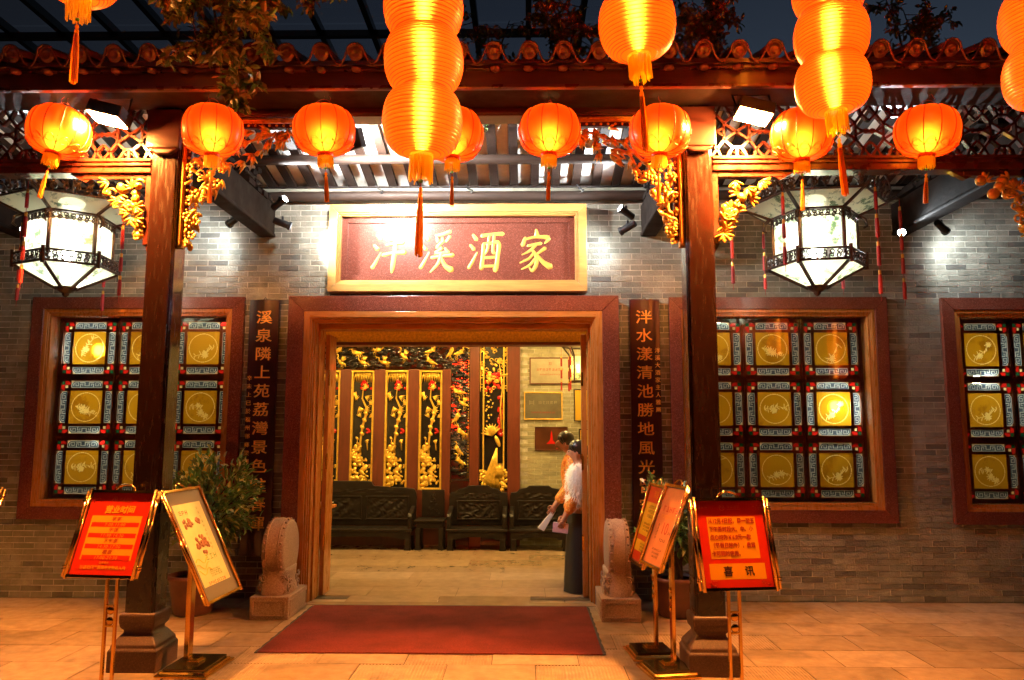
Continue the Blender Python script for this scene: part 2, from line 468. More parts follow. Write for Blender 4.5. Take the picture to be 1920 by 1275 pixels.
emit('bulb_hall_red', (1.0, .4, .2), 45.0)
emit('downlight', (1.0, .64, .2), HALL)
emit('bulb_room', (1.0, .86, .6), ROOM*9)
emit('led_lens', (.9, .97, 1.0), 110.0)

def text(body, size, mat, parent, loc, rot=(PI/2, 0, 0), bold=0.0, depth=0.0015, sx=1.0, sy=1.0, shear=0.0, spacing=1.0, line=1.0, name='lettering', align='CENTER'):
    cu = bpy.data.curves.new(name, 'FONT')
    cu.body = body; cu.size = size; cu.align_x = align; cu.align_y = 'CENTER'
    cu.offset = bold; cu.extrude = depth; cu.shear = shear; cu.space_character = spacing; cu.space_line = line
    cu.resolution_u = 4
    tmp = bpy.data.objects.new('tmp_text', cu); COL.objects.link(tmp)
    dg = bpy.context.evaluated_depsgraph_get(); dg.update()
    me = bpy.data.meshes.new_from_object(tmp.evaluated_get(dg))
    bpy.data.objects.remove(tmp); bpy.data.curves.remove(cu)
    me.materials.clear(); me.materials.append(M_(mat))
    return link_mesh(name, me, parent, loc, rot, (sx, sy, 1))
# ------------------------------------------------------------------ ground, paving
WY = 7.75                                        # front of the brick wall
g = MB(); g.box(-60, 60, -40, 80, -0.3, -0.03)
tag(g.build('ground', 'ground_stone'), kind='structure')
pv = MB(); pv.box(-7.6, 7.8, 2.9, 7.8, -0.028, -0.006)
pave = tag(pv.build('pavement', 'grout'), kind='structure')
TW, TD = 0.62, 0.42
def paver_mesh(w, d, m, ribbed=False):
    b = MB()
    b.box(-w/2, w/2, -d/2, d/2, -0.02, 0.0 if not ribbed else -0.0045)
    if ribbed:
        k = 26
        for i in range(k):
            x = -w/2 + (i+.5)*w/k
            b.prism([(x-.0075, -.0045), (x+.0075, -.0045), (x+.0045, 0.0), (x-.0045, 0.0)], -d/2, d/2, 'Y')
    return b.mesh('paver', m)
pm = [paver_mesh(TW-.007, TD-.007, 'paver_%d' % i) for i in range(3)]
pr = [paver_mesh(TW-.006, TD-.006, 'paver_%d' % i, True) for i in (0, 2)]
random.seed(3)
for j in range(11):
    y = 7.74 - TD*(j+.5)
    off = TW*.5*(j % 2)
    for i in range(-12, 13):
        x = -.55 + i*TW + off
        if abs(x) > 6.6: continue
        rib = (j in (4, 5, 6) and -2.6 < x < 1.7 and (i + j) % 2 == 0) or (j == 3 and .7 < x < 1.7)
        link_mesh('paver', random.choice(pr) if rib else random.choice(pm), pave, (x, y, random.uniform(-.0008, .0008)))

# ------------------------------------------------------------------ brick front wall with its openings
WINDOWS = [(-3.97, 1.88), (2.55, 1.87), (5.285, 1.86)]
WW, WH = 2.19, 2.24
openings = [(cx-WW/2+.02, cx+WW/2-.02, cz-WH/2+.02, cz+WH/2-.02) for cx, cz in WINDOWS] + [(-2.33, 0.90, -1, 2.95)]
wall = empty('brick_wall', (0, WY, 0), label='grey brick front wall with pale mortar joints behind the red columns', cat='wall')
WX0, WX1, WZ1 = -6.6, 6.6, 4.17
xs = sorted({WX0, WX1, *[o[0] for o in openings], *[o[1] for o in openings]})
zs = sorted({0.0, WZ1, *[o[2] for o in openings if o[2] > 0], *[o[3] for o in openings]})
mb = MB()
for a, b_ in zip(xs, xs[1:]):
    for c, d in zip(zs, zs[1:]):
        mx_, mz_ = (a+b_)/2, (c+d)/2
        if mx_ > WX1 or any(o[0] < mx_ < o[1] and o[2] < mz_ < o[3] for o in openings): continue
        mb.box(a, b_, WY+.005, WY+.2, c, d)
mb.build('mortar_bed', 'mortar', wall)
BH, BW, J = .0585, .2135, .0088
random.seed(11)
bricks = []
for r in range(int(4.0/BH)):
    z0 = r*BH + J/2; z1 = (r+1)*BH - J/2
    spans = [(WX0, WX1)]
    for o in openings:
        if o[2] < z1 and o[3] > z0:
            ns = []
            for a, b_ in spans:
                if o[0] > a: ns.append((a, min(b_, o[0])))
                if o[1] < b_: ns.append((max(a, o[1]), b_))
            spans = [q for q in ns if q[1]-q[0] > .01]
    x = WX0 - BW + (BW/2 if r % 2 else 0) + random.uniform(-.012, .012)
    while x < WX1:
        x1 = x + BW
        for a, b_ in spans:
            p, q = max(x, a), min(x1, b_)
            if q-p > .03: bricks.append((p+J/2, q-J/2, z0, z1))
        x = x1
def hidden_brick(b):
    x, z = (b[0]+b[1])/2, (b[2]+b[3])/2
    return (-2.1 < x < .7 and 3.0 < z < 4.0) or x < -5.2 or x > 4.85 or -2.95 < x < -2.3 or z < .05 or (.9 < x < 1.45 and z < 3.0) or z > 3.95 or (-2.0 < x < .7)
full = [b for b in bricks if not hidden_brick(b) and abs((b[1]-b[0]) - (BW-J)) < .002]
full.sort(key=lambda b: ((b[0]+b[1])/2)**2 + WY**2 + (b[2]-1.62)**2)
single = set(full[:300])
bm_mesh = []
for i in range(4):
    q = MB(); q.box(-(BW-J)/2, (BW-J)/2, 0, .03, -(BH-J)/2, (BH-J)/2)
    bm_mesh.append(q.mesh('brick', 'brick_clay_%d' % i))
field = MB()
for b in bricks:
    dk = mnoise.noise(Vector((b[0]*.9, b[2]*1.6, 3.1))) + (.25 if b[2] < .9 else 0)
    k = random.choices(range(4), (5, 4, 3, 1 + 7*max(0, dk)))[0]
    dy = random.uniform(-.003, .0025)
    if b in single:
        link_mesh('brick', bm_mesh[k], wall, ((b[0]+b[1])/2, dy, (b[2]+b[3])/2))
    else:
        field.mat(k).box(b[0], b[1], WY+dy, WY+.03, b[2], b[3])
field.build('brick_field', ['brick_clay_%d' % i for i in range(4)], wall, kind='stuff')
# smooth plaster band at the top of the wall, under the wall plate
pb = MB(); pb.box(WX0, WX1, WY-.004, WY+.005, 3.985, 4.16)
pb.build('plaster_band', 'brick_clay_0', wall)

# ------------------------------------------------------------------ hall interior and side rooms (setting)
HB = 11.45                                       # plane of the carved screen at the back of the hall
def struct(name, mb, m): return tag(mb.build(name, m), kind='structure')
q = MB()
q.box(-2.75, -2.7, 7.95, 9.25, 0, 3.4); q.box(-4.6, -2.7, 9.25, 9.3, 0, 3.4); q.box(-4.65, -4.6, 9.25, 13.6, 0, 3.4)
q.box(1.3, 1.35, 7.95, 9.25, 0, 3.4); q.box(1.3, 2.9, 9.25, 9.3, 0, 3.4); q.box(2.9, 2.95, 9.25, 13.6, 0, 3.4)
q.box(-4.65, 2.95, 13.6, 13.65, 0, 3.4); q.box(-2.7, -2.33, 7.95, 8.0, 0, 3.4); q.box(.9, 1.3, 7.95, 8.0, 0, 3.4); q.box(-2.4, .95, 7.9, 8.0, 2.86, 3.4)
struct('hall_wall', q, 'hall_plaster')
q = MB(); q.box(-4.65, 2.95, 7.95, 13.65, 3.4, 3.45); struct('hall_ceiling', q, 'hall_plaster')
q = MB(); q.box(-4.65, 2.95, 7.451, 13.65, -.028, -.006)
hf = struct('hall_floor', q, 'grout')
hm = []
for i in range(3):
    b = MB(); b.box(-.448, .448, -.218, .218, -.02, 0.0); hm.append(b.mesh('floor_tile', 'hall_tile_%d' % i))
random.seed(5)
for j in range(10):
    y = 7.47 + .22 + j*.44
    for i in range(-5, 5):
        x = -.7 + i*.9 + (.45 if j % 2 else 0) + .3*(j % 3 == 0)
        if -4.2 < x < 2.5 and not (y < 7.95 and not -1.9 < x < .45):
            link_mesh('floor_tile', random.choice(hm), hf, (x, y, 0.001))
for i, (a, b_) in enumerate(((-5.4, -2.75), (1.36, 6.6))):
    q = MB()
    q.box(a, a+.04, 7.97, 9.2, 0, 3.3); q.box(b_-.04, b_, 7.97, 9.2, 0, 3.3); q.box(a+.04, b_-.04, 9.16, 9.2, 0, 3.3)
    q.box(a, b_, 7.97, 9.2, 3.3, 3.34); q.box(a+.04, b_-.04, 7.97, 9.16, -.02, -.001)
    struct('room_wall', q, 'room_wall')

# ------------------------------------------------------------------ windows
def mitre_frame(mb, x0, x1, z0, z1, w, y0, y1):
    """four mitred members round an opening, outer edge given"""
    mb.prism([(x0, z1), (x1, z1), (x1-w, z1-w), (x0+w, z1-w)], y0, y1)
    mb.prism([(x0, z0), (x0+w, z0+w), (x1-w, z0+w), (x1, z0)], y0, y1)
    mb.prism([(x0, z0), (x0, z1), (x0+w, z1-w), (x0+w, z0+w)], y0, y1)
    mb.prism([(x1, z0), (x1-w, z0+w), (x1-w, z1-w), (x1, z1)], y0, y1)

PX, PZ = .60, .617
def mosaic(name, x0, x1, z0, z1, nx, nz, strokes, mats, y=.002, inside=None):
    """one glass sheet cut into cells: cells near a stroke take the second glass"""
    b = MB(); dx, dz = (x1-x0)/nx, (z1-z0)/nz
    def near(x, z):
        for (ax, az, bx, bz, t) in strokes:
            vx, vz = bx-ax, bz-az; l2 = vx*vx+vz*vz
            u = 0 if l2 == 0 else max(0, min(1, ((x-ax)*vx+(z-az)*vz)/l2))
            if (ax+u*vx-x)**2 + (az+u*vz-z)**2 < t*t: return 1
        return 0
    for j in range(nz):
        z = z0+(j+.5)*dz; run = None; i0 = 0
        for i in range(nx+1):
            x = x0+(i+.5)*dx
            k = None if i == nx or (inside and not inside(x, z)) else near(x, z)
            if k != run:
                if run is not None:
                    b.mat(run).add([(x0+i0*dx, y, z0+j*dz), (x0+i*dx, y, z0+j*dz), (x0+i*dx, y, z0+(j+1)*dz), (x0+i0*dx, y, z0+(j+1)*dz)], [(0, 1, 2, 3)])
                run, i0 = k, i
    return b.mesh(name, mats)

def fret_mesh(L, W):
    """blue glass slip with a pale meander, chamfered outer corners; lies in XZ, outer side towards +Z"""
    c = W*.4; t = .0036; S = []
    def path(ps):
        for (ax, az), (bx, bz) in zip(ps, ps[1:]): S.append((ax, az, bx, bz, t))
    e = t*.8
    path([(-L/2+e, e), (L/2-e, e), (L/2-e, W-c), (L/2-c, W-e), (-L/2+c, W-e), (-L/2+e, W-c), (-L/2+e, e)])
    for s_ in (-1, 1):
        f = lambda u, v: (s_*u*L/2, v*W)
        path([f(.86, .3), f(.86, .6), f(.74, .76), f(.56, .76), f(.56, .3), f(.72, .3), f(.72, .52)])
        path([f(.42, .07), f(.42, .55), f(.28, .55), f(.28, .3)])
        path([f(.44, .78), f(.14, .78), f(.14, .3), f(0, .3)])
    return mosaic('fret_panel', -L/2, L/2, 0, W, 108, 24, S, ['fret_blue', 'fret_white'], inside=lambda x, z: abs(x)-(L/2-c) < (W-z) or abs(x) < L/2-c)

def pane_mesh(k):
    """amber glass with a frosted ring and a frosted flower spray"""
    rnd = random.Random(100+k); S = []; r = .148; n = 40
    for i in range(n):
        a0, a1 = 2*PI*i/n, 2*PI*(i+1)/n
        S.append((math.cos(a0)*r, math.sin(a0)*r, math.cos(a1)*r, math.sin(a1)*r, .0038))
    def leaf(x, z, a, L, w):
        S.append((x+math.cos(a)*L*.25, z+math.sin(a)*L*.25, x+math.cos(a)*L*.75, z+math.sin(a)*L*.75, w)); S.append((x, z, x+math.cos(a)*L, z+math.sin(a)*L, .0022))
    a = rnd.uniform(-.6, .9) + (PI if k % 2 else 0); x, z = -math.cos(a)*.115, -math.sin(a)*.09 - .02
    pts = []
    for i in range(13):
        pts.append((x, z)); a += rnd.uniform(-.4, .4); x += math.cos(a)*.019; z += math.sin(a)*.019
        if math.hypot(x, z) > .13: break
    for (x0, z0), (x1, z1) in zip(pts, pts[1:]): S.append((x0, z0, x1, z1, .0028))
    for (x, z) in pts:
        for s_ in (-1, 1):
            if rnd.random() < .7: leaf(x, z, a + s_*rnd.uniform(.5, 1.7), rnd.uniform(.025, .045), .0046)
    for q in range(rnd.choice((1, 2, 2, 3))):
        fx, fz = rnd.choice([p for p in pts if math.hypot(*p) < .1] or [(0, 0)]); fx += rnd.uniform(-.03, .03); fz += rnd.uniform(-.03, .03)
        m_ = rnd.choice((6, 7, 9)); L = rnd.uniform(.03, .042)
        for i in range(m_): leaf(fx, fz, 2*PI*i/m_ + .2, L, .0055)
    S = [q for q in S if q[4] < .004 or math.hypot(q[2], q[3]) < .145]
    return mosaic('pane', -.1705, .1705, -.1705, .1705, 76, 76, S, ['amber_pane', 'etch'])

def corner_glass_mesh():
    """leaded corners: cream square, green square, two red quarries, dark lead between"""
    b = MB(); n = 27; lo, hi = .1665, .2735; d = (hi-lo)/n
    def kind(u, v):
        if .2 < u < .226 and .2 < v < .226: return 2
        if .235 < u < .264 and .235 < v < .264: return 1
        for p, q in ((u, v), (v, u)):
            if .234 < p < .270 and .172 < q < .228 and (p-.234) < (q-.160): return 0
        return 3
    for sx in (-1, 1):
        for sz in (-1, 1):
            for j in range(n):
                run = None; i0 = 0
                for i in range(n+1):
                    k = None if i == n else kind(lo+(i+.5)*d, lo+(j+.5)*d)
                    if k != run:
                        if run is not None:
                            q = [(sx*(lo+i0*d), .001, sz*(lo+j*d)), (sx*(lo+i*d), .001, sz*(lo+j*d)), (sx*(lo+i*d), .001, sz*(lo+(j+1)*d)), (sx*(lo+i0*d), .001, sz*(lo+(j+1)*d))]
                            b.mat(run).add(q if sx*sz > 0 else q[::-1], [(0, 1, 2, 3)])
                        run, i0 = k, i
    return b.mesh('corner_glass', ['stained_red', 'stained_green', 'stained_cream', 'window_bar'])

FRET = fret_mesh(.325, .07)
PANES = [pane_mesh(k) for k in range(9)]
CORN = corner_glass_mesh()
b = MB()
for s_ in (-1, 1):
    b.box(s_*.1855-.0145, s_*.1855+.0145, -.006, .012, -.2, .2)
    b.box(-.171, .171, -.006, .012, s_*.1855-.0145, s_*.1855+.0145)
    b.box(s_*.292-.0195, s_*.292+.0195, .004, .014, -.309, .309)
    b.box(-.272, .272, .004, .014, s_*.292-.0195, s_*.292+.0195)
    for t_ in (-1, 1):
        b.box(min(s_*.1635, s_*.1665), max(s_*.1635, s_*.1665), -.001, .01, min(t_*.2005, t_*.272), max(t_*.2005, t_*.272))
        b.box(min(s_*.2005, s_*.272), max(s_*.2005, s_*.272), -.001, .01, min(t_*.1635, t_*.1665), max(t_*.1635, t_*.1665))
        b.box(min(s_*.227, s_*.232), max(s_*.227, s_*.232), -.001, .01, min(t_*.2005, t_*.272), max(t_*.2005, t_*.272))
SASH = b.mesh('sash_frame', 'window_bar')

wlabels = ['stained glass window behind the peeling column beside the hours board',
           'stained glass window mirroring red lanterns, between column and brick pier',
           'stained glass window cut off by the picture edge, past the brick pier']
for wi, (cx, cz) in enumerate(WINDOWS):
    W = empty('stained_glass_window', (cx, WY, cz-WH/2), label=wlabels[wi], cat='window', group='stained glass windows in the brick wall')
    x0, x1, z0, z1 = cx-WW/2, cx+WW/2, cz-WH/2, cz+WH/2
    b = MB(); mitre_frame(b, x0, x1, z0, z1, .122, WY-.045, WY+.19); b.build('granite_surround', 'red_granite', W, bevel=.004)
    b = MB(); mitre_frame(b, x0+.1225, x1-.1225, z0+.1225, z1-.1225, .034, WY-.03, WY+.2)
    mitre_frame(b, x0+.157, x1-.157, z0+.157, z1-.157, .012, WY-.018, WY+.2)
    mitre_frame(b, x0+.1695, x1-.1695, z0+.1695, z1-.1695, .022, WY-.008, WY+.205)
    b.build('wood_casing', 'teak', W, bevel=.003)
    b = MB(); mitre_frame(b, x0+.19, x1-.19, z0+.19, z1-.19, .012, WY+.168, WY+.215)
    ox0, oz0 = cx-1.5*PX, cz-1.5*PZ
    for k in (0, 1, 2, 3):
        b.box(ox0+k*PX-.022, ox0+k*PX+.022, WY+.16, WY+.21, oz0-.02, oz0+3*PZ+.02)
        b.box(ox0+k*PX-.010, ox0+k*PX+.010, WY+.145, WY+.16, oz0+.005, oz0+3*PZ-.005)
    for k in (0, 1, 2, 3):
        for i in range(3):
            b.box(ox0+i*PX+.0225, ox0+(i+1)*PX-.0225, WY+.163, WY+.208, oz0+k*PZ-.02, oz0+k*PZ+.02)
            b.box(ox0+i*PX+.0225, ox0+(i+1)*PX-.0225, WY+.149, WY+.163, oz0+k*PZ-.009, oz0+k*PZ+.009)
    b.build('glazing_bars', 'window_bar', W)
    for i in range(3):
        for j in range(3):
            px, pz = cx + (i-1)*PX, cz + (j-1)*PZ
            P = empty('sash_panel', (px-cx, .178, pz-(cz-WH/2))); setparent(P, W)
            link_mesh('sash_frame', SASH, P)
            link_mesh('pane', PANES[(i*3+j*2+wi*4) % 9], P, (0, .001, 0))
            link_mesh('corner_glass', CORN, P, (0, .0015, 0))
            for a in range(4):
                link_mesh('fret_panel', FRET, P, ((.2*math.sin(a*PI/2)), .001, .2*math.cos(a*PI/2)), (0, a*PI/2, 0))
    b = MB(); b.add([(x0+.185, WY+.078, z0+.185), (x1-.185, WY+.078, z0+.185), (x1-.185, WY+.078, z1-.185), (x0+.185, WY+.078, z1-.185)], [(0, 1, 2, 3)])
    b.build('glazing', 'window_glass', W)
# ------------------------------------------------------------------ doorway
DY = 7.5
door = empty('entrance_doorway', (-.72, DY, 0), label='wide open doorway with red granite surround and golden wood jambs', cat='doorway')
gx0, gx1, gz = -2.357, .923, 2.972
b = MB()
b.prism([(gx0, 0), (gx0, gz), (gx0+.16, gz-.155), (gx0+.16, 0)], DY, WY+.19); b.build('granite_upright', 'red_granite', door, bevel=.006)
b = MB()
b.prism([(gx1, gz), (gx1, 0), (gx1-.165, 0), (gx1-.165, gz-.155)], DY, WY+.19); b.build('granite_upright', 'red_granite', door, bevel=.006)
b = MB()
b.prism([(gx0, gz), (gx1, gz), (gx1-.165, gz-.155), (gx0+.16, gz-.155)], DY, WY+.19); b.build('granite_lintel', 'red_granite', door, bevel=.006)
# stepped wood jamb, three steps inward
def jamb_steps(side):
    b = MB()
    x = gx0+.1605 if side < 0 else gx1-.1655
    s_ = 1 if side < 0 else -1
    for w, y0 in ((.062, DY+.004), (.016, DY+.022), (.014, DY+.045), (.016, DY+.07), (.02, DY+.16)):
        xa, xb = x, x+s_*w
        b.box(min(xa, xb), max(xa, xb), y0, WY+.12, 0, gz-.157)
        x = xb
    return b, x
b, xl = jamb_steps(-1); b.build('wood_jamb', 'teak', door, bevel=.003)
b, xr = jamb_steps(1); b.build('wood_jamb', 'teak', door, bevel=.003)
b = MB(); z = gz-.1555
for w, y0 in ((.06, DY+.004), (.016, DY+.022), (.014, DY+.045), (.016, DY+.07), (.05, DY+.16)):
    b.box(gx0+.163, gx1-.168, y0+.0005, WY+.119, z-w, z); z -= w
b.build('wood_head', 'teak_across', door, bevel=.003)
# folded door leaves just inside, with brass hinges
for xh, s_ in ((xl, 1), (xr, -1)):
    b = MB()
    L = .27 if s_ > 0 else .09
    xa = xh + s_*.004
    tk = .045 if s_ > 0 else .052
    b.box(min(xa, xa+s_*tk), max(xa, xa+s_*tk), WY+.121, WY+.121+L, .012, 2.63)
    if False: b.box(min(xa+s_*.047, xa+s_*.072), max(xa+s_*.047, xa+s_*.072), WY+.135, WY+.135+L, .012, 2.63)
    lf = b.build('door_leaf', 'teak', door, bevel=.003)
    for hz in (.45, 1.25, 2.1):
        h = MB(); h.tube([(xa+s_*(tk+.001), WY+.112, hz), (xa+s_*(tk+.001), WY+.112, hz+.16)], .006, 8); h.box(min(xa+s_*(tk-.015), xa+s_*(tk-.001)), max(xa+s_*(tk-.015), xa+s_*(tk-.001)), WY+.119, WY+.1205, hz, hz+.14)
        h.build('hinge', 'brass', lf)
b = MB(); b.box(gx0+.16, gx1-.165, DY-.02, DY+.12, -.005, .004); b.build('threshold', 'hall_tile_1', door)

# gilded beam inside, above the opening
gb = empty('gilded_beam', (-.7, 8.2, 2.5), label='gold leaf beam inside the hall, just above the door opening', cat='beam')
b = MB(); b.box(-2.7, 1.3, 8.15, 8.3, 2.585, 2.82); b.build('gilt_face', 'gold_leaf', gb)
b = MB(); b.box(-2.7, 1.3, 8.13, 8.32, 2.55, 2.584); b.build('lower_moulding', 'post_brown', gb, bevel=.006)

# ------------------------------------------------------------------ name board above the door
SY = 7.6
sb = empty('name_board', (-.69, SY, 3.04), label='framed granite name board with four gold characters above the door', cat='sign')
sx0, sx1, sz0, sz1 = -2.0, .623, 3.035, 3.94
b = MB(); mitre_frame(b, sx0, sx1, sz0, sz1, .085, SY, WY-.003); mitre_frame(b, sx0+.0855, sx1-.0855, sz0+.0855, sz1-.0855, .018, SY+.012, WY-.003); mitre_frame(b, sx0+.104, sx1-.104, sz0+.104, sz1-.104, .014, SY+.025, WY-.003)
b.build('wood_frame', 'sign_wood', sb, bevel=.004)
b = MB(); mitre_frame(b, sx0+.1185, sx1-.1185, sz0+.1185, sz1-.1185, .062, SY+.07, SY+.12); b.build('granite_border', 'sign_granite', sb, bevel=.002)
b = MB(); b.box(sx0+.115, sx1-.115, SY+.085, SY+.135, sz0+.115, sz1-.115); b.build('granite_slab', 'sign_granite', sb)
zc = 3.47
WATER = [[(.08, .9, .05), (.2, .78, .075)], [(.03, .64, .05), (.15, .54, .075)], [(.04, .08, .07), (.12, .2, .06), (.26, .46, .025)]]
BRUSH = {
 'pan': WATER + [[(.48, .9, .05), (.56, .76, .08)], [(.9, .95, .075), (.8, .8, .04)], [(.42, .65, .055), (.64, .68, .05), (.92, .71, .08)], [(.34, .4, .07), (.66, .45, .06), (1.0, .46, .09)], [(.69, 1.0, .06), (.69, .5, .075), (.67, .1, .08), (.66, -.04, .03)]],
 'xi': WATER + [[(.86, .98, .07), (.62, .91, .06), (.42, .88, .035)], [(.46, .83, .04), (.51, .73, .07)], [(.63, .83, .04), (.66, .73, .07)], [(.86, .86, .065), (.76, .73, .035)], [(.62, .7, .06), (.48, .58, .05), (.66, .57, .045), (.44, .44, .05), (.82, .46, .06)], [(.74, .57, .04), (.86, .45, .07)], [(.36, .33, .06), (.66, .37, .055), (1.0, .39, .085)], [(.64, .46, .06), (.58, .2, .06), (.36, -.02, .03)], [(.64, .34, .045), (.8, .13, .08), (1.0, .03, .12)]],
 'jiu': WATER + [[(.36, .87, .075), (.66, .91, .055), (1.0, .92, .08)], [(.43, .66, .06), (.44, .4, .07), (.43, .06, .085)], [(.43, .67, .05), (.66, .69, .055), (.9, .69, .075), (.9, .35, .075), (.88, .02, .08), (.8, .06, .03)], [(.58, .89, .05), (.57, .55, .05), (.5, .42, .03)], [(.74, .89, .05), (.74, .5, .055), (.8, .44, .05)], [(.48, .32, .05), (.84, .34, .05)], [(.46, .11, .055), (.84, .12, .055)]],
 'jia': [[(.5, 1.02, .05), (.54, .88, .09)], [(.18, .82, .055), (.12, .64, .085)], [(.17, .78, .05), (.5, .84, .055), (.9, .82, .09), (.8, .68, .03)], [(.28, .62, .05), (.68, .68, .065)], [(.54, .66, .06), (.36, .5, .055), (.12, .4, .025)], [(.42, .52, .055), (.57, .36, .075), (.58, .14, .075), (.48, .0, .06), (.38, .08, .025)], [(.5, .46, .055), (.34, .3, .05), (.08, .2, .025)], [(.55, .3, .055), (.38, .14, .05), (.14, .04, .022)], [(.82, .56, .07), (.6, .42, .045)], [(.58, .4, .045), (.78, .22, .08), (1.02, .1, .12)]]}
def brush_character(key, cx, cz, w, h):
    b = MB(); b.smooth = True
    for k, st in enumerate(BRUSH[key]):
        P = [Vector((q[0], q[1], q[2])) for q in st]
        Q = []
        for i in range(len(P)-1):                            # smooth the stroke
            a, c = P[i], P[i+1]; a0 = P[max(0, i-1)]; c1 = P[min(len(P)-1, i+2)]
            for u in range(5):
                t = u/5
                Q.append(((2*a) + (c-a0)*t + (2*a0-5*a+4*c-c1)*t*t + (3*a-a0-3*c+c1)*t**3)*.5)
        Q.append(P[-1])
        v0 = len(b.v); yy = .002*k/10
        pts = [(cx + (q.x-.5)*w + (q.y-.5)*w*.1, 0, cz + (q.y-.5)*h) for q in Q]
        rr = [max(.004, q.z*h*.68) for q in Q]
        e0 = Vector(pts[0])-(Vector(pts[1])-Vector(pts[0])).normalized()*rr[0]*.7; e1 = Vector(pts[-1])+(Vector(pts[-1])-Vector(pts[-2])).normalized()*rr[-1]*.8
        b.tube([e0]+pts+[e1], [rr[0]*.35]+rr+[rr[-1]*.3], 10)
        b.v[v0:] = [(x, SY+.086 + y*.22 - yy, z) for x, y, z in b.v[v0:]]
    b.build('gold_character', 'sign_gold', sb)
for ch, xx in (('pan', -1.40), ('xi', -.905), ('jiu', -.41), ('jia', .095)):
    brush_character(ch, xx, zc, .33, .42)

# ------------------------------------------------------------------ couplet boards
def couplet(cx, chars, small, sside, label):
    z0, z1, w = .42, 2.965, .30
    c = empty('couplet_board', (cx, 7.69, z0), label=label, cat='sign', group='couplet boards beside the door')
    # slightly bowed board
    b = MB(); n = 8
    ps = [(cx + w*(i/n-.5), 7.69 - .018*math.sin(PI*i/n)) for i in range(n+1)] + [(cx+w/2, 7.725), (cx-w/2, 7.725)]
    b.prism(ps, z0, z1, 'Z'); b.build('board', 'couplet_board', c, bevel=.003)
    h = MB(); h.tube([(cx-.02, 7.71, z1), (cx, 7.715, z1+.03), (cx+.02, 7.71, z1)], .004, 6); h.build('hanger', 'black_metal', c)
    for i, ch in enumerate(chars):
        text(ch, .152, 'couplet_gold', c, (.012*-sside, -.0205, 2.772 - i*.1865 - z0), bold=.0011, depth=.0035, sx=1.12, sy=.95, name='gold_character')
    for i, ch in enumerate(small):
        zz = (2.44 if sside > 0 else 2.16) - i*(.074 if sside > 0 else .083)
        text(ch, .055, 'couplet_gold', c, (sside*.118, -.0122, zz - z0), bold=.0003, depth=.0035, name='gold_character')
couplet(-2.66, '溪泉隣上苑荔灣景色駐春暉', '辛未上巳於福州邨鄉梁劍波撰并書', -1, 'dark red couplet board with gold characters rising behind the bushy potted plant')
couplet(1.205, '泮水漾清池勝地風光留客醉', '泮溪大酒家主人雅屬', 1, 'dark red couplet board with gold characters behind the two price boards')

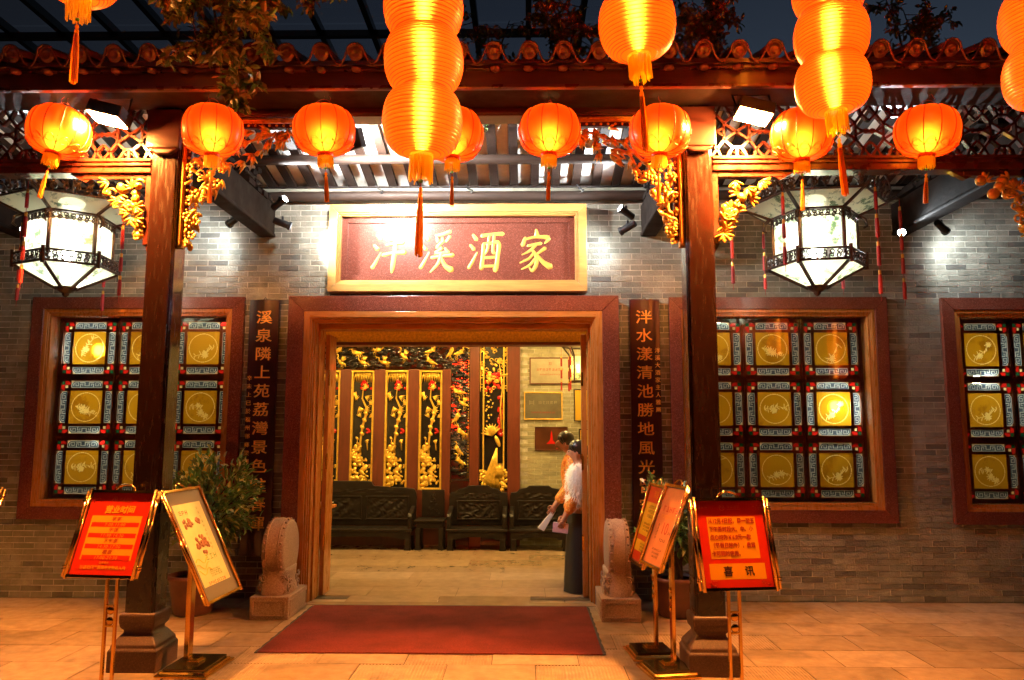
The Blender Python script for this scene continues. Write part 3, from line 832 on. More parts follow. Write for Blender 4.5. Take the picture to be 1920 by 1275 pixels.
# ------------------------------------------------------------------ stone drums
DRZ = .575
def stone_drum(cx, label):
    y0, y1 = 6.88, 7.46
    d = empty('stone_drum', (cx, (y0+y1)/2, 0), label=label, cat='stone drum', group='stone drums flanking the doorway')
    b = MB(); b.box(cx-.172, cx+.172, y0, y1, 0, .195)
    for (xa, xb) in ((cx-.172, cx+.172),):
        pass
    b.build('base', 'drum_stone', d, bevel=.008)
    b = MB()
    # raised fillet on front and inner side
    for ins in (.03,):
        zA, zB = .035, .16
        for p, q in (((cx-.14, zA), (cx+.14, zA)), ((cx-.14, zB), (cx+.14, zB)), ((cx-.14, zA), (cx-.14, zB)), ((cx+.14, zA), (cx+.14, zB))):
            b.bar((p[0], y0-.002, p[1]), (q[0], y0-.002, q[1]), .008, .008)
        for sx in (-1, 1):
            X = cx + sx*.174
            for p, q in (((y0+.04, zA), (y1-.04, zA)), ((y0+.04, zB), (y1-.04, zB)), ((y0+.04, zA), (y0+.04, zB)), ((y1-.04, zA), (y1-.04, zB))):
                b.bar((X, p[0], p[1]), (X, q[0], q[1]), .008, .008, up=(1, 0, 0))
    b.build('base_moulding', 'drum_stone', d)
    # cloud carved support
    b = MB(); n = 20
    cy = (y0+y1)/2 - .01
    prof = [(0, .185), (.04, .182), (.09, .17), (.13, .16), (.18, .16), (.22, .165)]
    rows = []
    for k, (dz, h) in enumerate(prof):
        row = []
        for i in range(n):
            a = 2*PI*i/n
            ca, sa = math.cos(a), math.sin(a)
            f = (abs(ca)**3.2 + abs(sa)**3.2)**(-1/3.2)
            row.append((cx + ca*f*(.115 + (h-.148)*.6), cy + sa*f*h*1.25, .195 + dz))
        rows += row
    k = len(prof)
    b.smooth = True
    b.add(rows, [(i*n+j, i*n+(j+1) % n, (i+1)*n+(j+1) % n, (i+1)*n+j) for i in range(k-1) for j in range(n)] + [tuple(range((k-1)*n, k*n))])
    b.build('cloud_support', 'drum_stone', d)
    b = MB(); b.smooth = True
    def spiral(o, u, v, r, turns=1.6, dirn=1):
        pts = []
        for i in range(22):
            t = i/21; a = dirn*t*turns*2*PI; q = r*(1-.85*t)
            pts.append(Vector(o) + Vector(u)*math.cos(a)*q + Vector(v)*math.sin(a)*q)
        b.tube(pts, [.0095*(1-.4*i/21) for i in range(22)], 6)
    yf = cy - .205
    for (dx, dz, r, dr) in ((-.08, .04, .04, 1), (.075, .035, .042, -1), (-.01, .07, .042, 1), (.08, .12, .036, 1), (-.085, .13, .036, -1), (.0, .15, .036, -1)):
        spiral((cx+dx, yf + .01 + dz*.1, .205+dz), (1, 0, 0), (0, .05, 1), r, 1.6, dr)
    for sx in (-1, 1):
        for (dy, dz, r, dr) in ((-.14, .04, .04, 1), (.0, .035, .035, -1), (.13, .04, .04, 1), (-.08, .09, .034, -1), (.09, .09, .034, 1), (-.16, .13, .03, 1), (.16, .13, .03, -1)):
            spiral((cx+sx*(.132-dz*.08), cy+dy, .205+dz), (0, 1, 0), (0, 0, 1), r, 1.5, dr)
    b.build('cloud_scroll', 'drum_stone', d)
    # drum body: barrel on an X axis
    Mx = Matrix.Rotation(PI/2, 4, 'Y')
    b = MB(); b.smooth = True
    prof = [(0.0, -.098), (.235, -.098), (.262, -.094), (.272, -.082), (.277, -.062), (.279, -.055), (.2795, -.05), (.29, 0), (.2795, .05), (.279, .055), (.277, .062), (.272, .082), (.262, .094), (.235, .098), (0, .098)]
    prof = [(r*.94, z) for r, z in prof]
    b.lathe(prof, 48, (cx, cy, DRZ), Mx)
    o = b.build('drum', 'drum_stone', d)
    es = o.modifiers.new('edges', 'EDGE_SPLIT'); es.split_angle = R(50)
    for sx in (-1, 1):
        b = MB(); b.smooth = True
        pts = [(cx+sx*.053, cy+math.cos(a)*.266, DRZ+math.sin(a)*.266) for a in [2*PI*i/40 for i in range(41)]]
        b.tube(pts, .005, 6, False); b.build('rim_band', 'drum_stone', d)
        for i in range(22):
            a = 2*PI*i/22
            b = MB(); b.smooth = True
            b.ell((cx+sx*.076, cy+math.cos(a)*.2595, DRZ+math.sin(a)*.2595), (.0125, .0125, .0125), None, 8, 6)
            b.build('drum_nail', 'drum_stone', d)
    return d
stone_drum(-2.235, 'carved stone drum beside the couplet board and bushy potted plant')
stone_drum(.828, 'carved stone drum beside the two narrow price boards')

# ------------------------------------------------------------------ red carpet
b = MB(); b.box(-1.985, .57, 5.885, 7.44, .001, .011)
cp = b.build('red_carpet', 'carpet_red', bevel=.003); tag(cp, 'red entrance carpet with dark rubber edges lying before the doorway', 'carpet')
for sx, xx in ((-1, -1.985), (1, .57)):
    e = MB(); n = 24
    ps = []
    for i in range(n+1):
        y = 5.885 + (7.44-5.885)*i/n
        ps.append((xx + sx*(.022 + .005*math.sin(i*2.3)), y))
    poly = [(xx+sx*.001, 5.885)] + ps + [(xx+sx*.001, 7.44)]
    e.prism(poly if sx < 0 else poly[::-1], .0005, .006, 'Z')
    e.build('rubber_edge', 'rubber', cp)
e = MB(); e.box(-1.985, .57, 7.4405, 7.47, .001, .008); e.build('rubber_edge', 'rubber', cp)
# ------------------------------------------------------------------ columns
CXS = [-5.23, -2.675, 1.267, 3.83]
CY0, CY1 = 5.45, 5.66
clabels = {-5.23: 'dark red square column outside the frame beyond the hexagonal lantern', -2.675: 'dark red square column with peeling foot behind the opening hours board',
           1.267: 'dark red square column behind the orange notice board', 3.83: 'dark red square column beyond the picture edge'}
for cx in CXS:
    if cx < -5: continue
    c = empty('column', (cx, 5.555, 0), label=clabels[cx], cat='column', group='columns carrying the tiled eave')
    h = .105
    # stone foot: square plinth, sloped shoulder, waist and cushion
    b = MB()
    prof = [(.222, .0), (.222, .15), (.205, .165), (.205, .185), (.15, .245), (.132, .26), (.128, .275), (.155, .30), (.163, .34), (.163, .385), (.152, .40), (0.001, .40)]
    b.lathe([(r*.765*math.sqrt(2), z*.95) for r, z in prof], 4, (cx, 5.555, 0), a0=PI/4)
    b.build('stone_foot', 'plinth_stone', c, bevel=.012)
    b = MB()
    k = .022
    poly = [(cx-h+k, 5.555-h), (cx+h-k, 5.555-h), (cx+h-k, 5.555-h+.008), (cx+h-.008, 5.555-h+.008), (cx+h-.008, 5.555-h+k), (cx+h, 5.555-h+k), (cx+h, 5.555+h-k), (cx+h-.008, 5.555+h-k), (cx+h-.008, 5.555+h-.008), (cx+h-k, 5.555+h-.008), (cx+h-k, 5.555+h), (cx-h+k, 5.555+h), (cx-h+k, 5.555+h-.008), (cx-h+.008, 5.555+h-.008), (cx-h+.008, 5.555+h-k), (cx-h, 5.555+h-k), (cx-h, 5.555-h+k), (cx-h+.008, 5.555-h+k), (cx-h+.008, 5.555-h+.008), (cx-h+k, 5.555-h+.008)]
    b.prism(poly, .375, 1.05, 'Z'); b.build('weathered_shaft', 'lacquer_peeled', c, bevel=.002)
    b = MB(); b.prism(poly, 1.05, 4.12, 'Z'); b.build('shaft', 'lacquer', c, bevel=.002)
    # carved hanging boss high on the front
    b = MB(); b.box(cx-.125, cx+.125, 5.40, 5.452, 3.70, 4.0); b.prism([(cx-.11, 3.70), (cx-.05, 3.66), (cx+.05, 3.66), (cx+.11, 3.70)], 5.405, 5.452)
    b.build('capital_board', 'fascia_wood', c, bevel=.01)

# ------------------------------------------------------------------ beams between the columns
def long_beam(name, x0, x1, y0, y1, z0, z1, label, m='fascia_wood'):
    o = empty(name, ((x0+x1)/2, y0, z0), label=label, cat='beam')
    b = MB(); b.box(x0, x1, y0, y1, z0, z1); b.build('timber', m, o, bevel=.008)
    b = MB(); b.box(x0, x1, y0-.018, y0-.0005, z0+.012, z0+.042); b.build('bead', m, o, bevel=.004)
    return o
long_beam('eave_beam', CXS[1]+.106, CXS[2]-.106, CY0+.02, CY1-.02, 3.965, 4.12, 'dark timber beam spanning the middle bay above the entrance')
long_beam('eave_beam', -5.2, CXS[1]-.106, CY0+.02, CY1-.02, 4.065, 4.12, 'dark timber beam above the fretwork beside the bright floodlamp over the hours board', 'fascia_wood')
long_beam('eave_beam', CXS[2]+.106, CXS[3]-.106, CY0+.02, CY1-.02, 4.065, 4.12, 'dark timber beam above the fretwork over the stained glass window with reflections', 'fascia_wood')

def transom(x0, x1, label, ncell):
    t = empty('lattice_transom', ((x0+x1)/2, 5.5, 3.53), label=label, cat='lattice', group='carved lattice transoms in the side bays')
    z0, z1 = 3.648, 4.06
    b = MB(); b.box(x0, x1, 5.465, 5.60, 3.535, 3.645); b.build('lower_rail', 'lacquer_rail', t, bevel=.006)
    b = MB(); b.box(x0, x1, 5.452, 5.4645, 3.585, 3.605); b.box(x0, x1, 5.452, 5.4645, 3.618, 3.642); b.build('rail_bead', 'lacquer_rail', t, bevel=.003)
    b = MB(); b.box(x0, x1, 5.475, 5.60, 4.045, 4.0635); b.build('upper_rail', 'lacquer_rail', t, bevel=.004)
    w = (x1-x0)/ncell; h = 4.045-3.645
    S = [(0, .0, .26, .34), (0, 1, .26, .66), (1, 0, .74, .34), (1, 1, .74, .66),
         (.26, .34, .42, .2), (.42, .2, .58, .2), (.58, .2, .74, .34), (.74, .34, .74, .66), (.74, .66, .58, .8), (.58, .8, .42, .8), (.42, .8, .26, .66), (.26, .66, .26, .34),
         (.5, .2, .5, 0), (.5, .8, .5, 1), (.0, .5, .12, .5), (.12, .5, .26, .42), (.12, .5, .26, .58), (1, .5, .88, .5), (.88, .5, .74, .42), (.88, .5, .74, .58),
         (.42, .2, .3, .0), (.58, .2, .7, .0), (.42, .8, .3, 1), (.58, .8, .7, 1), (.13, .17, .2, 0), (.87, .17, .8, 0), (.13, .83, .2, 1), (.87, .83, .8, 1),
         (.26, .34, .5, .5), (.74, .66, .5, .5), (.26, .66, .5, .5), (.74, .34, .5, .5), (.13, .17, 0, .3), (.87, .17, 1, .3), (.13, .83, 0, .7), (.87, .83, 1, .7)]
    for c in range(ncell):
        b = MB()
        X0 = x0 + c*w
        for (a, p, q, r) in S:
            b.bar((X0+a*w, 5.52, 3.645+p*h), (X0+q*w, 5.52, 3.645+r*h), .0175, .036)
        for (a, p) in ((.5, .1), (.5, .9), (.37, .1), (.63, .1), (.37, .9), (.63, .9), (.06, .5), (.94, .5)):
            o_ = Vector((X0+a*w, 5.515, 3.645+p*h))
            b.tube([o_ + Vector((math.cos(k*.8), 0, math.sin(k*.8)))*(.024-.002*k) for k in range(8)], .0065, 5)
            b.ell(o_, (.014, .012, .014), None, 6, 4)
        b.build('lattice_panel', 'lacquer_rail', t)
transom(-5.12, CXS[1]-.106, 'carved lattice transom above the hexagonal lantern by the hours board', 6)
transom(CXS[2]+.106, CXS[3]-.106, 'carved lattice transom above the hexagonal lantern by the mirroring window', 6)

# cross beams from the columns back to the wall
xlab = ['dark carved cross beam running back to the wall at the far window edge', 'dark carved cross beam running back to the wall, its spotlamp dazzling beside the name board',
        'dark carved cross beam running back to the wall with two unlit spotlamps', 'dark carved cross beam running back above the brick pier between two windows']
for i, cx in enumerate(CXS):
    o = empty('cross_beam', (cx, 5.66, 3.63), label=xlab[i], cat='beam', group='carved cross beams of the veranda')
    b = MB(); b.box(cx-.07, cx+.07, 5.661, WY-.001, 3.665, 3.955); b.build('timber', 'beam_wood', o, bevel=.006)
    b = MB(); b.box(cx-.082, cx+.082, 5.662, WY-.002, 3.63, 3.668); b.build('lower_moulding', 'beam_wood', o, bevel=.012)
    b = MB(); random.seed(40+i)
    # carved bracket stack above the timber
    for k in range(26):
        y = random.uniform(5.95, 7.6); z = random.uniform(3.97, 4.02 + .28*max(0, 1-abs(y-6.5)/1.0))
        b.cbox((cx, y, z), (random.uniform(.10, .16), random.uniform(.06, .22), random.uniform(.025, .06)))
    for k in range(14):
        y = random.uniform(5.9, 7.5); z = random.uniform(3.96, 4.2)
        b.ell((cx+random.choice((-.06, .06)), y, z), (.035, .06, .035), None, 6, 4)
    b.build('carved_bracket', 'beam_wood', o)

# ------------------------------------------------------------------ veranda roof: soffit, rafters, purlins, tiles, fascia
roof = empty('tiled_eave_roof', (-.7, 5.0, 4.0), label='veranda roof with red glazed tiles and scalloped drip edge', cat='roof')
RX0, RX1 = -5.3, 4.9
def soff(Y): return 4.178 + .195*(WY-Y)            # underside of the rafters on the wall side
RID = 6.15
b = MB()
sl = lambda Y: soff(Y)+.05
b.prism([(RID, sl(RID)), (WY+.15, sl(WY+.15)), (WY+.15, sl(WY+.15)+.05), (RID, sl(RID)+.05)], RX0, RX1, 'X')
b.build('soffit_plaster', 'plaster', roof)
b = MB()
for Y0, Y1 in ((RID, WY+.1),):
    w = .043
    vs = [(x, y, z) for x in (-w, w) for (y, z) in ((Y0, soff(Y0)), (Y1, soff(Y1)), (Y1, soff(Y1)+.08), (Y0, soff(Y0)+.08))]
    b.add(vs, [(0, 1, 2, 3), (7, 6, 5, 4), (0, 4, 5, 1), (1, 5, 6, 2), (2, 6, 7, 3), (3, 7, 4, 0)])
rme = b.mesh('rafter', 'rafter_wood')
rloc = wloc(roof)
random.seed(9)
n = int((RX1-RX0)/.212)
for i in range(n):
    x = RX0 + .1 + i*.212 + random.uniform(-.006, .006)
    link_mesh('rafter', rme, roof, Vector((x, 0, 0)) - rloc)
def purlin(Y, Z, r, nm='purlin'):
    b = MB(); b.smooth = True
    b.tube([(RX0, Y, Z)] + [(RX0+(RX1-RX0)*k/12, Y, Z+.004*math.sin(k*1.7)) for k in range(1, 12)] + [(RX1, Y, Z)], r, 14)
    b.build(nm, 'purlin_wood', roof)
purlin(7.14, 4.242, .047)
purlin(WY-.07, 4.045, .052)
purlin(6.2, 4.42, .07)
b = MB(); b.smooth = True; b.tube([(RX0, WY-.17, 4.11), (RX1, WY-.17, 4.11)], .011, 8); b.build('conduit', 'beam_wood', roof)
for x in (-4.6, -1.5, -.58, .55, 1.9, 2.9):
    b = MB(); b.tube([(x-.03, WY-.19, 4.125), (x, WY-.17, 4.09), (x+.045, WY-.15, 4.08), (x+.02, WY-.13, 4.06)], .009, 6); b.build('conduit_clip', 'black_metal', roof)
# front slope boards and eave
fs = lambda Y: 4.135 + .27*(Y-5.0)
b = MB(); b.prism([(5.03, fs(5.03)-.02), (RID, fs(RID)-.02), (RID, fs(RID)+.03), (5.03, fs(5.03)+.03)], RX0, RX1, 'X'); b.build('eave_board', 'fascia_wood', roof)
b = MB(); b.prism([(RID, sl(RID)+.055), (8.1, sl(8.1)+.055), (8.1, sl(8.1)+.1), (RID, sl(RID)+.1)], RX0, RX1, 'X'); b.build('rear_slope', 'glazed_tile', roof)
b = MB(); b.box(RX0, RX1, 5.06, 5.095, 3.985, 4.115); b.build('fascia', 'fascia_wood', roof, bevel=.006)
b = MB(); b.box(RX0, RX1, 5.045, 5.0595, 3.985, 4.008); b.build('fascia_bead', 'lacquer_rail', roof, bevel=.004)
b = MB(); b.box(RX0, RX1, 5.02, 5.059, 4.108, 4.122); b.build('tile_batten', 'lacquer_rail', roof, bevel=.003)
b = MB(); b.box(RX0, RX1, 5.0955, CY0+.019, 4.025, 4.05); b.build('eave_soffit', 'beam_wood', roof)
# tiles
TP = .2385
slope = math.atan(.27)
MS = Matrix.Rotation(slope, 4, 'X')
def place(me_b): me_b.v = [tuple(MS @ Vector(p)) for p in me_b.v]; return me_b
r1 = .058
b = MB(); b.smooth = True
n = 12
arc = [(math.cos(PI - PI*i/n)*r1, .03 + math.sin(PI - PI*i/n)*r1*1.15) for i in range(n+1)]
def strip(mb, prof, y0, y1, th=.012):
    k = len(prof)
    inn = []
    for i, (x, z) in enumerate(prof):
        inn.append((x*(1-th/r1), z-th*.9))
    vs = [(x, y, z) for y in (y0, y1) for (x, z) in prof] + [(x, y, z) for y in (y0, y1) for (x, z) in inn]
    f = [(i, i+1, k+i+1, k+i) for i in range(k-1)] + [(2*k+i+1, 2*k+i, 3*k+i, 3*k+i+1) for i in range(k-1)] + [(i+1, i, 2*k+i, 2*k+i+1) for i in range(k-1)]
    mb.add(vs, f)
strip(b, arc, 0, .4)
cover_me = place(b).mesh('cover_tile', 'glazed_tile')
# wavy front lip: one continuous S-curve per module
b = MB(); b.smooth = True
lip = []
hw = TP/2
for i in range(25):
    u = -hw + TP*i/24
    a = abs(u)
    if a < .052: z = .03 + math.sqrt(max(0, .06**2 - (u*.95)**2))*1.15
    else:
        t = min(1, (a-.052)/(hw-.052)); z = .0644 - .105*(1-(1-t)**2.0)
    lip.append((u, -.008, z))
b.tube(lip, .0082, 6, False)
lip_me = place(b).mesh('tile_lip', 'glazed_tile')
b = MB(); b.smooth = True
b.lathe([(0, .012), (.02, .012), (.024, .016), (.032, .016), (.036, .011), (.047, .011), (.052, .004), (.052, 0)], 20, (0, .012, .034), Matrix.Rotation(PI/2, 4, 'X'))
disc_me = place(b).mesh('tile_end_disc', 'glazed_tile')
b = MB(); b.smooth = True
pan = [(-hw + TP*i/10, -.036 + .05*(abs(-1 + 2*i/10))**2.2) for i in range(11)]
vs = [(x, y, z) for y in (0, .4) for x, z in pan] + [(x, y, z-.012) for y in (0, .4) for x, z in pan]
k = 11
b.add(vs, [(i, i+1, k+i+1, k+i) for i in range(k-1)] + [(2*k+i+1, 2*k+i, 3*k+i, 3*k+i+1) for i in range(k-1)] + [(i+1, i, 2*k+i, 2*k+i+1) for i in range(k-1)])
pan_me = place(b).mesh('pan_tile', 'glazed_tile')
b = MB(); b.smooth = True
b.lathe([(0, -.032), (.022, -.03), (.036, -.02), (.04, -.004), (.032, .004), (0, .006)], 14, (0, .02, -.03))
drip_me = b.mesh('drip_boss', 'glazed_tile')
n = int((RX1-RX0)/TP)
random.seed(21)
far_mb = MB()
for i in range(n+1):
    x = RX0 + .08 + i*TP
    base = Vector((x, 4.985, 4.175))
    jit = lambda: Vector((random.uniform(-.004, .004), random.uniform(-.004, .004), random.uniform(-.004, .004)))
    j = jit()
    link_mesh('tile_lip', lip_me, roof, base + j - rloc, (0, random.uniform(-.02, .02), 0))
    link_mesh('cover_tile', cover_me, roof, base + j - rloc)
    link_mesh('tile_end_disc', disc_me, roof, base + j + Vector((0, 0, 0)) - rloc, (0, random.uniform(0, 6.28) if False else 0, 0))
    link_mesh('pan_tile', pan_me, roof, base + Vector((TP/2, .02, .002)) + jit() - rloc)
    link_mesh('drip_boss', drip_me, roof, base + Vector((random.uniform(-.01, .01), .015, -.028)) - rloc)
    for c in range(1, 4):
        o = base + Vector((0, .36*c*math.cos(slope), .36*c*math.sin(slope)+.006*c)) + jit()
        for me, dx in ((cover_me, 0), (pan_me, TP/2)):
            vb = len(far_mb.v)
            far_mb.v += [(v.co.x+o.x+dx, v.co.y+o.y, v.co.z+o.z) for v in me.vertices]
            for p in me.polygons:
                far_mb.f.append(tuple(vb+q for q in p.vertices)); far_mb.m.append(0); far_mb.sm.append(True)
far_mb.build('upper_tile_courses', 'glazed_tile', roof, kind='stuff')
b = MB(); b.prism([(5.0, fs(5.0)), (RID+.3, fs(RID+.3)), (RID+.3, fs(RID+.3)+.03), (5.0, fs(5.0)+.03)], RX0, RX1, 'X'); b.build('tile_bed', 'fascia_wood', roof)

# ------------------------------------------------------------------ carved corner brackets
def rotm(rnd): return (Matrix.Rotation(rnd.uniform(0, 6.28), 4, 'Y') @ Matrix.Rotation(rnd.uniform(-.7, .7), 4, 'X') @ Matrix.Rotation(rnd.uniform(-.7, .7), 4, 'Z'))
def bracket_mid(cx, s_, label):
    """tall gilded bracket in the middle bay: s_=+1 grows towards +X from the column face"""
    f = empty('carved_bracket', (cx, 5.53, 2.95), label=label, cat='bracket', group='tall gilded brackets of the middle bay')
    X = lambda u: cx + s_*u
    b = MB()
    def rx(u0, u1, z0, z1, y0=5.49, y1=5.55): b.box(min(X(u0), X(u1)), max(X(u0), X(u1)), y0, y1, z0, z1)
    rx(0.002, .86, 3.925, 3.963); rx(.002, .035, 2.97, 3.924); rx(.002, .86, 3.94, 3.955, 5.478, 5.489); rx(.012, .028, 2.99, 3.924, 5.478, 5.489)
    b.build('bracket_rail', 'gilt', f, bevel=.003)
    b = MB(); rx(.07, .84, 3.893, 3.9245, 5.505, 5.545); rx(.0355, .07, 3.02, 3.9245, 5.505, 5.545); b.build('stud_rail', 'lacquer_rail', f)
    b = MB(); b.smooth = True
    for i in range(14): b.ell((X(.12 + i*.053), 5.502, 3.909), (.011, .008, .011), None, 6, 4)
    for i in range(17): b.ell((X(.053), 5.502, 3.06 + i*.05), (.011, .008, .011), None, 6, 4)
    b.build('rail_studs', 'gilt', f)
    rnd = random.Random(int(cx*100)+3)
    edge = lambda z: .07 + (.76*((z-2.93)/.96)**2.6 + .12*((z-2.93)/.96))      # how far the carving reaches at height z
    b = MB(); b.smooth = True
    # sprays of long leaves along the upper rail
    for k in range(46):
        u = rnd.uniform(.1, .8); zmax = 3.89; zmin = 2.93 + .96*max(.02, (u-.1)/.85)**.42
        z = rnd.uniform(min(zmin, zmax-.04), zmax)
        a0 = rnd.uniform(PI*.9, PI*1.6)
        for q in range(5):
            a = a0 + (q-2)*.22; L = rnd.uniform(.05, .095)
            d = Vector((s_*-math.cos(a)*-1, rnd.uniform(-.25, .25), math.sin(a))).normalized()
            o_ = Vector((X(u), 5.525 + rnd.uniform(-.025, .015), z))
            b.tube([o_, o_+d*L*.5+Vector((0, -.012, 0)), o_+d*L], [.006, .011, .002], 5)
    b.build('leaf_spray', 'gilt', f)
    b = MB(); b.smooth = True
    for k in range(60):
        z = rnd.uniform(2.97, 3.62); u = rnd.uniform(.05, max(.08, edge(z)*.9 + .03))
        o_ = Vector((X(u), 5.52 + rnd.uniform(-.03, .02), z))
        t = rnd.random()
        if t < .45: b.ell(o_, (rnd.uniform(.012, .03), .014, rnd.uniform(.02, .045)), rotm(rnd), 7, 5)
        elif t < .7: b.tube([o_ + Vector((math.cos(i*.75)*(.035-.0035*i), -.004*i, math.sin(i*.75)*(.035-.0035*i))) for i in range(9)], .007, 5)
        else:
            for q in range(5):
                a = q*1.257
                b.ell(o_ + Vector((math.cos(a)*.022, -.01, math.sin(a)*.022)), (.015, .01, .015), None, 6, 4)
    pts = [(X(.06), 5.525, 3.0), (X(.1), 5.52, 3.2), (X(.13), 5.525, 3.4), (X(.26), 5.52, 3.6), (X(.45), 5.525, 3.78), (X(.75), 5.52, 3.87)]
    b.tube(pts, [.012, .014, .014, .013, .011, .007], 6)
    b.build('fruit_carving', 'gilt', f)
bracket_mid(CXS[1]+.105, 1, 'tall gilded leaf bracket in the middle bay under the hanging branch')
bracket_mid(CXS[2]-.105, -1, 'tall gilded leaf bracket in the middle bay over the two price boards')

def bracket_side(cx, s_, label):
    f = empty('flower_bracket', (cx, 5.53, 3.0), label=label, cat='bracket', group='gold flower brackets of the side bays')
    X = lambda u: cx + s_*u
    b = MB()
    def rx(u0, u1, z0, z1): b.box(min(X(u0), X(u1)), max(X(u0), X(u1)), 5.485, 5.545, z0, z1)
    rx(.002, .044, 2.99, 3.5335); rx(.0445, .52, 3.492, 3.5335)
    b.build('bracket_rail', 'lacquer_rail', f, bevel=.004)
    b = MB(); b.prism([(X(.52), 3.533), (X(.62), 3.533), (X(.5), 3.47), (X(.46), 3.49)][::s_], 5.49, 5.54); b.build('scroll_end', 'lacquer_rail', f); b = MB(); b.prism([(X(.045), 3.06), (X(.0), 2.91), (X(.002), 2.99), (X(.044), 2.99)][::s_], 5.49, 5.54)
    b.build('scroll_end', 'lacquer_rail', f)
    rnd = random.Random(int(cx*10)+77)
    b = MB(); b.smooth = True
    for k in range(34):
        z = rnd.uniform(3.04, 3.47)
        reach = .05 + .40*((z-3.0)/.48)**1.35
        u = rnd.uniform(.06, max(.09, reach))
        o_ = Vector((X(u), 5.515 + rnd.uniform(-.035, .01), z))
        t = rnd.random()
        if t < .3: b.ell(o_, (rnd.uniform(.028, .045), .028, rnd.uniform(.028, .045)), rotm(rnd), 10, 7)
        elif t < .8:
            a0 = rnd.uniform(0, 6.28)
            for q in range(4):
                a = a0 + q*.6
                d = Vector((math.cos(a), -.25, math.sin(a)))
                Mr = d.to_track_quat('Z', 'Y').to_matrix().to_4x4()
                b.ell(o_ + d*.035, (.021, .009, .04), Mr, 8, 5)
        else:
            b.tube([o_ + Vector((math.cos(i*.7)*(.04-.003*i), -.004*i, math.sin(i*.7)*(.04-.003*i))) for i in range(9)], .009, 6)
    b.build('flower_carving', 'gilt', f)
bracket_side(CXS[1]-.105, -1, 'gold flower bracket beside the floodlamp over the hours board')
bracket_side(CXS[2]+.105, 1, 'gold flower bracket beside the floodlamp over the notice board')
bracket_side(CXS[3]-.105, -1, 'gold flower bracket cut by the picture edge above the end window')
# ------------------------------------------------------------------ warm floodlamps under the eave
def floodlamp(x, z, label):
    t = empty('floodlamp', (x, 5.22, z), (0, 0, 0), label=label, cat='floodlight', group='warm floodlamps under the eave')
    Mr = Matrix.Translation((0, 0, 0)) @ Matrix.Rotation(R(14), 4, 'Y') @ Matrix.Rotation(R(82), 4, 'X')
    b = MB(); b.box(-.125, .125, -.02, .07, -.09, .09, Mr); b.build('housing', 'black_metal', t, local=True, bevel=.006)
    b = MB(); b.box(-.112, .112, -.0265, -.0235, -.078, .078, Mr); b.build('lit_glass', 'flood_glass', t, local=True)
    b = MB()
    for s_ in (-1, 1): b.bar(Mr @ Vector((s_*.13, .03, 0)), Vector((s_*.13, .06, .17)), .012, .004)
    b.bar((-.12, .06, .17), (.12, .06, .17), .02, .005); b.build('yoke', 'black_metal', t, local=True)
floodlamp(-2.985, 3.862, 'glaring warm floodlamp beside the lantern above the opening hours board')
floodlamp(1.612, 3.858, 'glaring warm floodlamp above the orange notice board')

# ------------------------------------------------------------------ white spotlamps on the cross beams
def spotlamp(base, aim, label, lit=True, watts=SPOT, cone=70, lens=.034):
    t = empty('spotlamp', base, label=label, cat='spotlight', group='spotlamps on the cross beams')
    d = (Vector(aim)-Vector(base)).normalized()
    Mr = d.to_track_quat('Z', 'Y').to_matrix().to_4x4()
    b = MB(); b.smooth = True
    b.lathe([(.0, -.09), (.03, -.09), (.034, -.08), (.036, .055), (.043, .06), (.043, .085), (.037, .085), (.035, .07), (0, .07)], 18, (0, 0, 0), Mr)
    o = b.build('lamp_body', 'black_metal', t, local=True)
    es = o.modifiers.new('edges', 'EDGE_SPLIT'); es.split_angle = R(40)
    b = MB(); b.lathe([(0, .073), (lens, .073)], 18, (0, 0, 0), Mr); b.build('lens', 'led_lens' if lit else 'dark_brass', t, local=True)
    b = MB(); b.tube([(0, 0, 0), Vector((0, 0, .07))], .012, 8); b.build('mount', 'black_metal', t, local=True)
    if lit:
        ld = bpy.data.lights.new('spot_beam', 'SPOT'); ld.energy = watts; ld.color = (.88, .96, 1.0); ld.spot_size = R(cone); ld.spot_blend = .8; ld.shadow_soft_size = .03
        lo = bpy.data.objects.new('spot_beam', ld); COL.objects.link(lo)
        lo.location = d*.09; lo.rotation_euler = d.to_track_quat('-Z', 'Y').to_euler(); setparent(lo, t)
    return t
spotlamp((-2.42, 7.42, 3.69), (-1.86, 7.6, 3.52), 'dazzling white spotlamp aimed at the name board', watts=120, cone=80)
spotlamp((-2.86, 7.3, 3.69), (-3.6, 7.75, 3.35), 'white spotlamp behind the gilded bracket grazing the bricks', watts=14, cone=120)
spotlamp((1.00, 7.42, 3.79), (.25, 7.05, 4.2), 'upper of two spotlamps beside the gilded bracket, tilted to the rafters', watts=55, cone=130)
spotlamp((-2.42, 7.3, 3.86), (-1.7, 6.95, 4.25), 'spotlamp tilted to the rafters above the dazzling one', watts=55, cone=130)
spotlamp((1.00, 7.36, 3.62), (.3, 7.75, 3.3), 'lower of two black spotlamps beside the gilded bracket', watts=11, cone=125)
spotlamp((3.71, 7.45, 3.585), (3.1, 6.3, 3.35), 'dazzling white spotlamp over the brick pier between the windows', watts=34, cone=130)
spotlamp((4.02, 7.3, 3.60), (4.7, 7.75, 3.25), 'white spotlamp grazing the bricks above the end window', watts=11, cone=120)
spotlamp((-5.03, 7.45, 3.64), (-4.4, 6.3, 3.4), 'dazzling white spotlamp beside the hexagonal lantern near the picture edge', watts=30, cone=130)
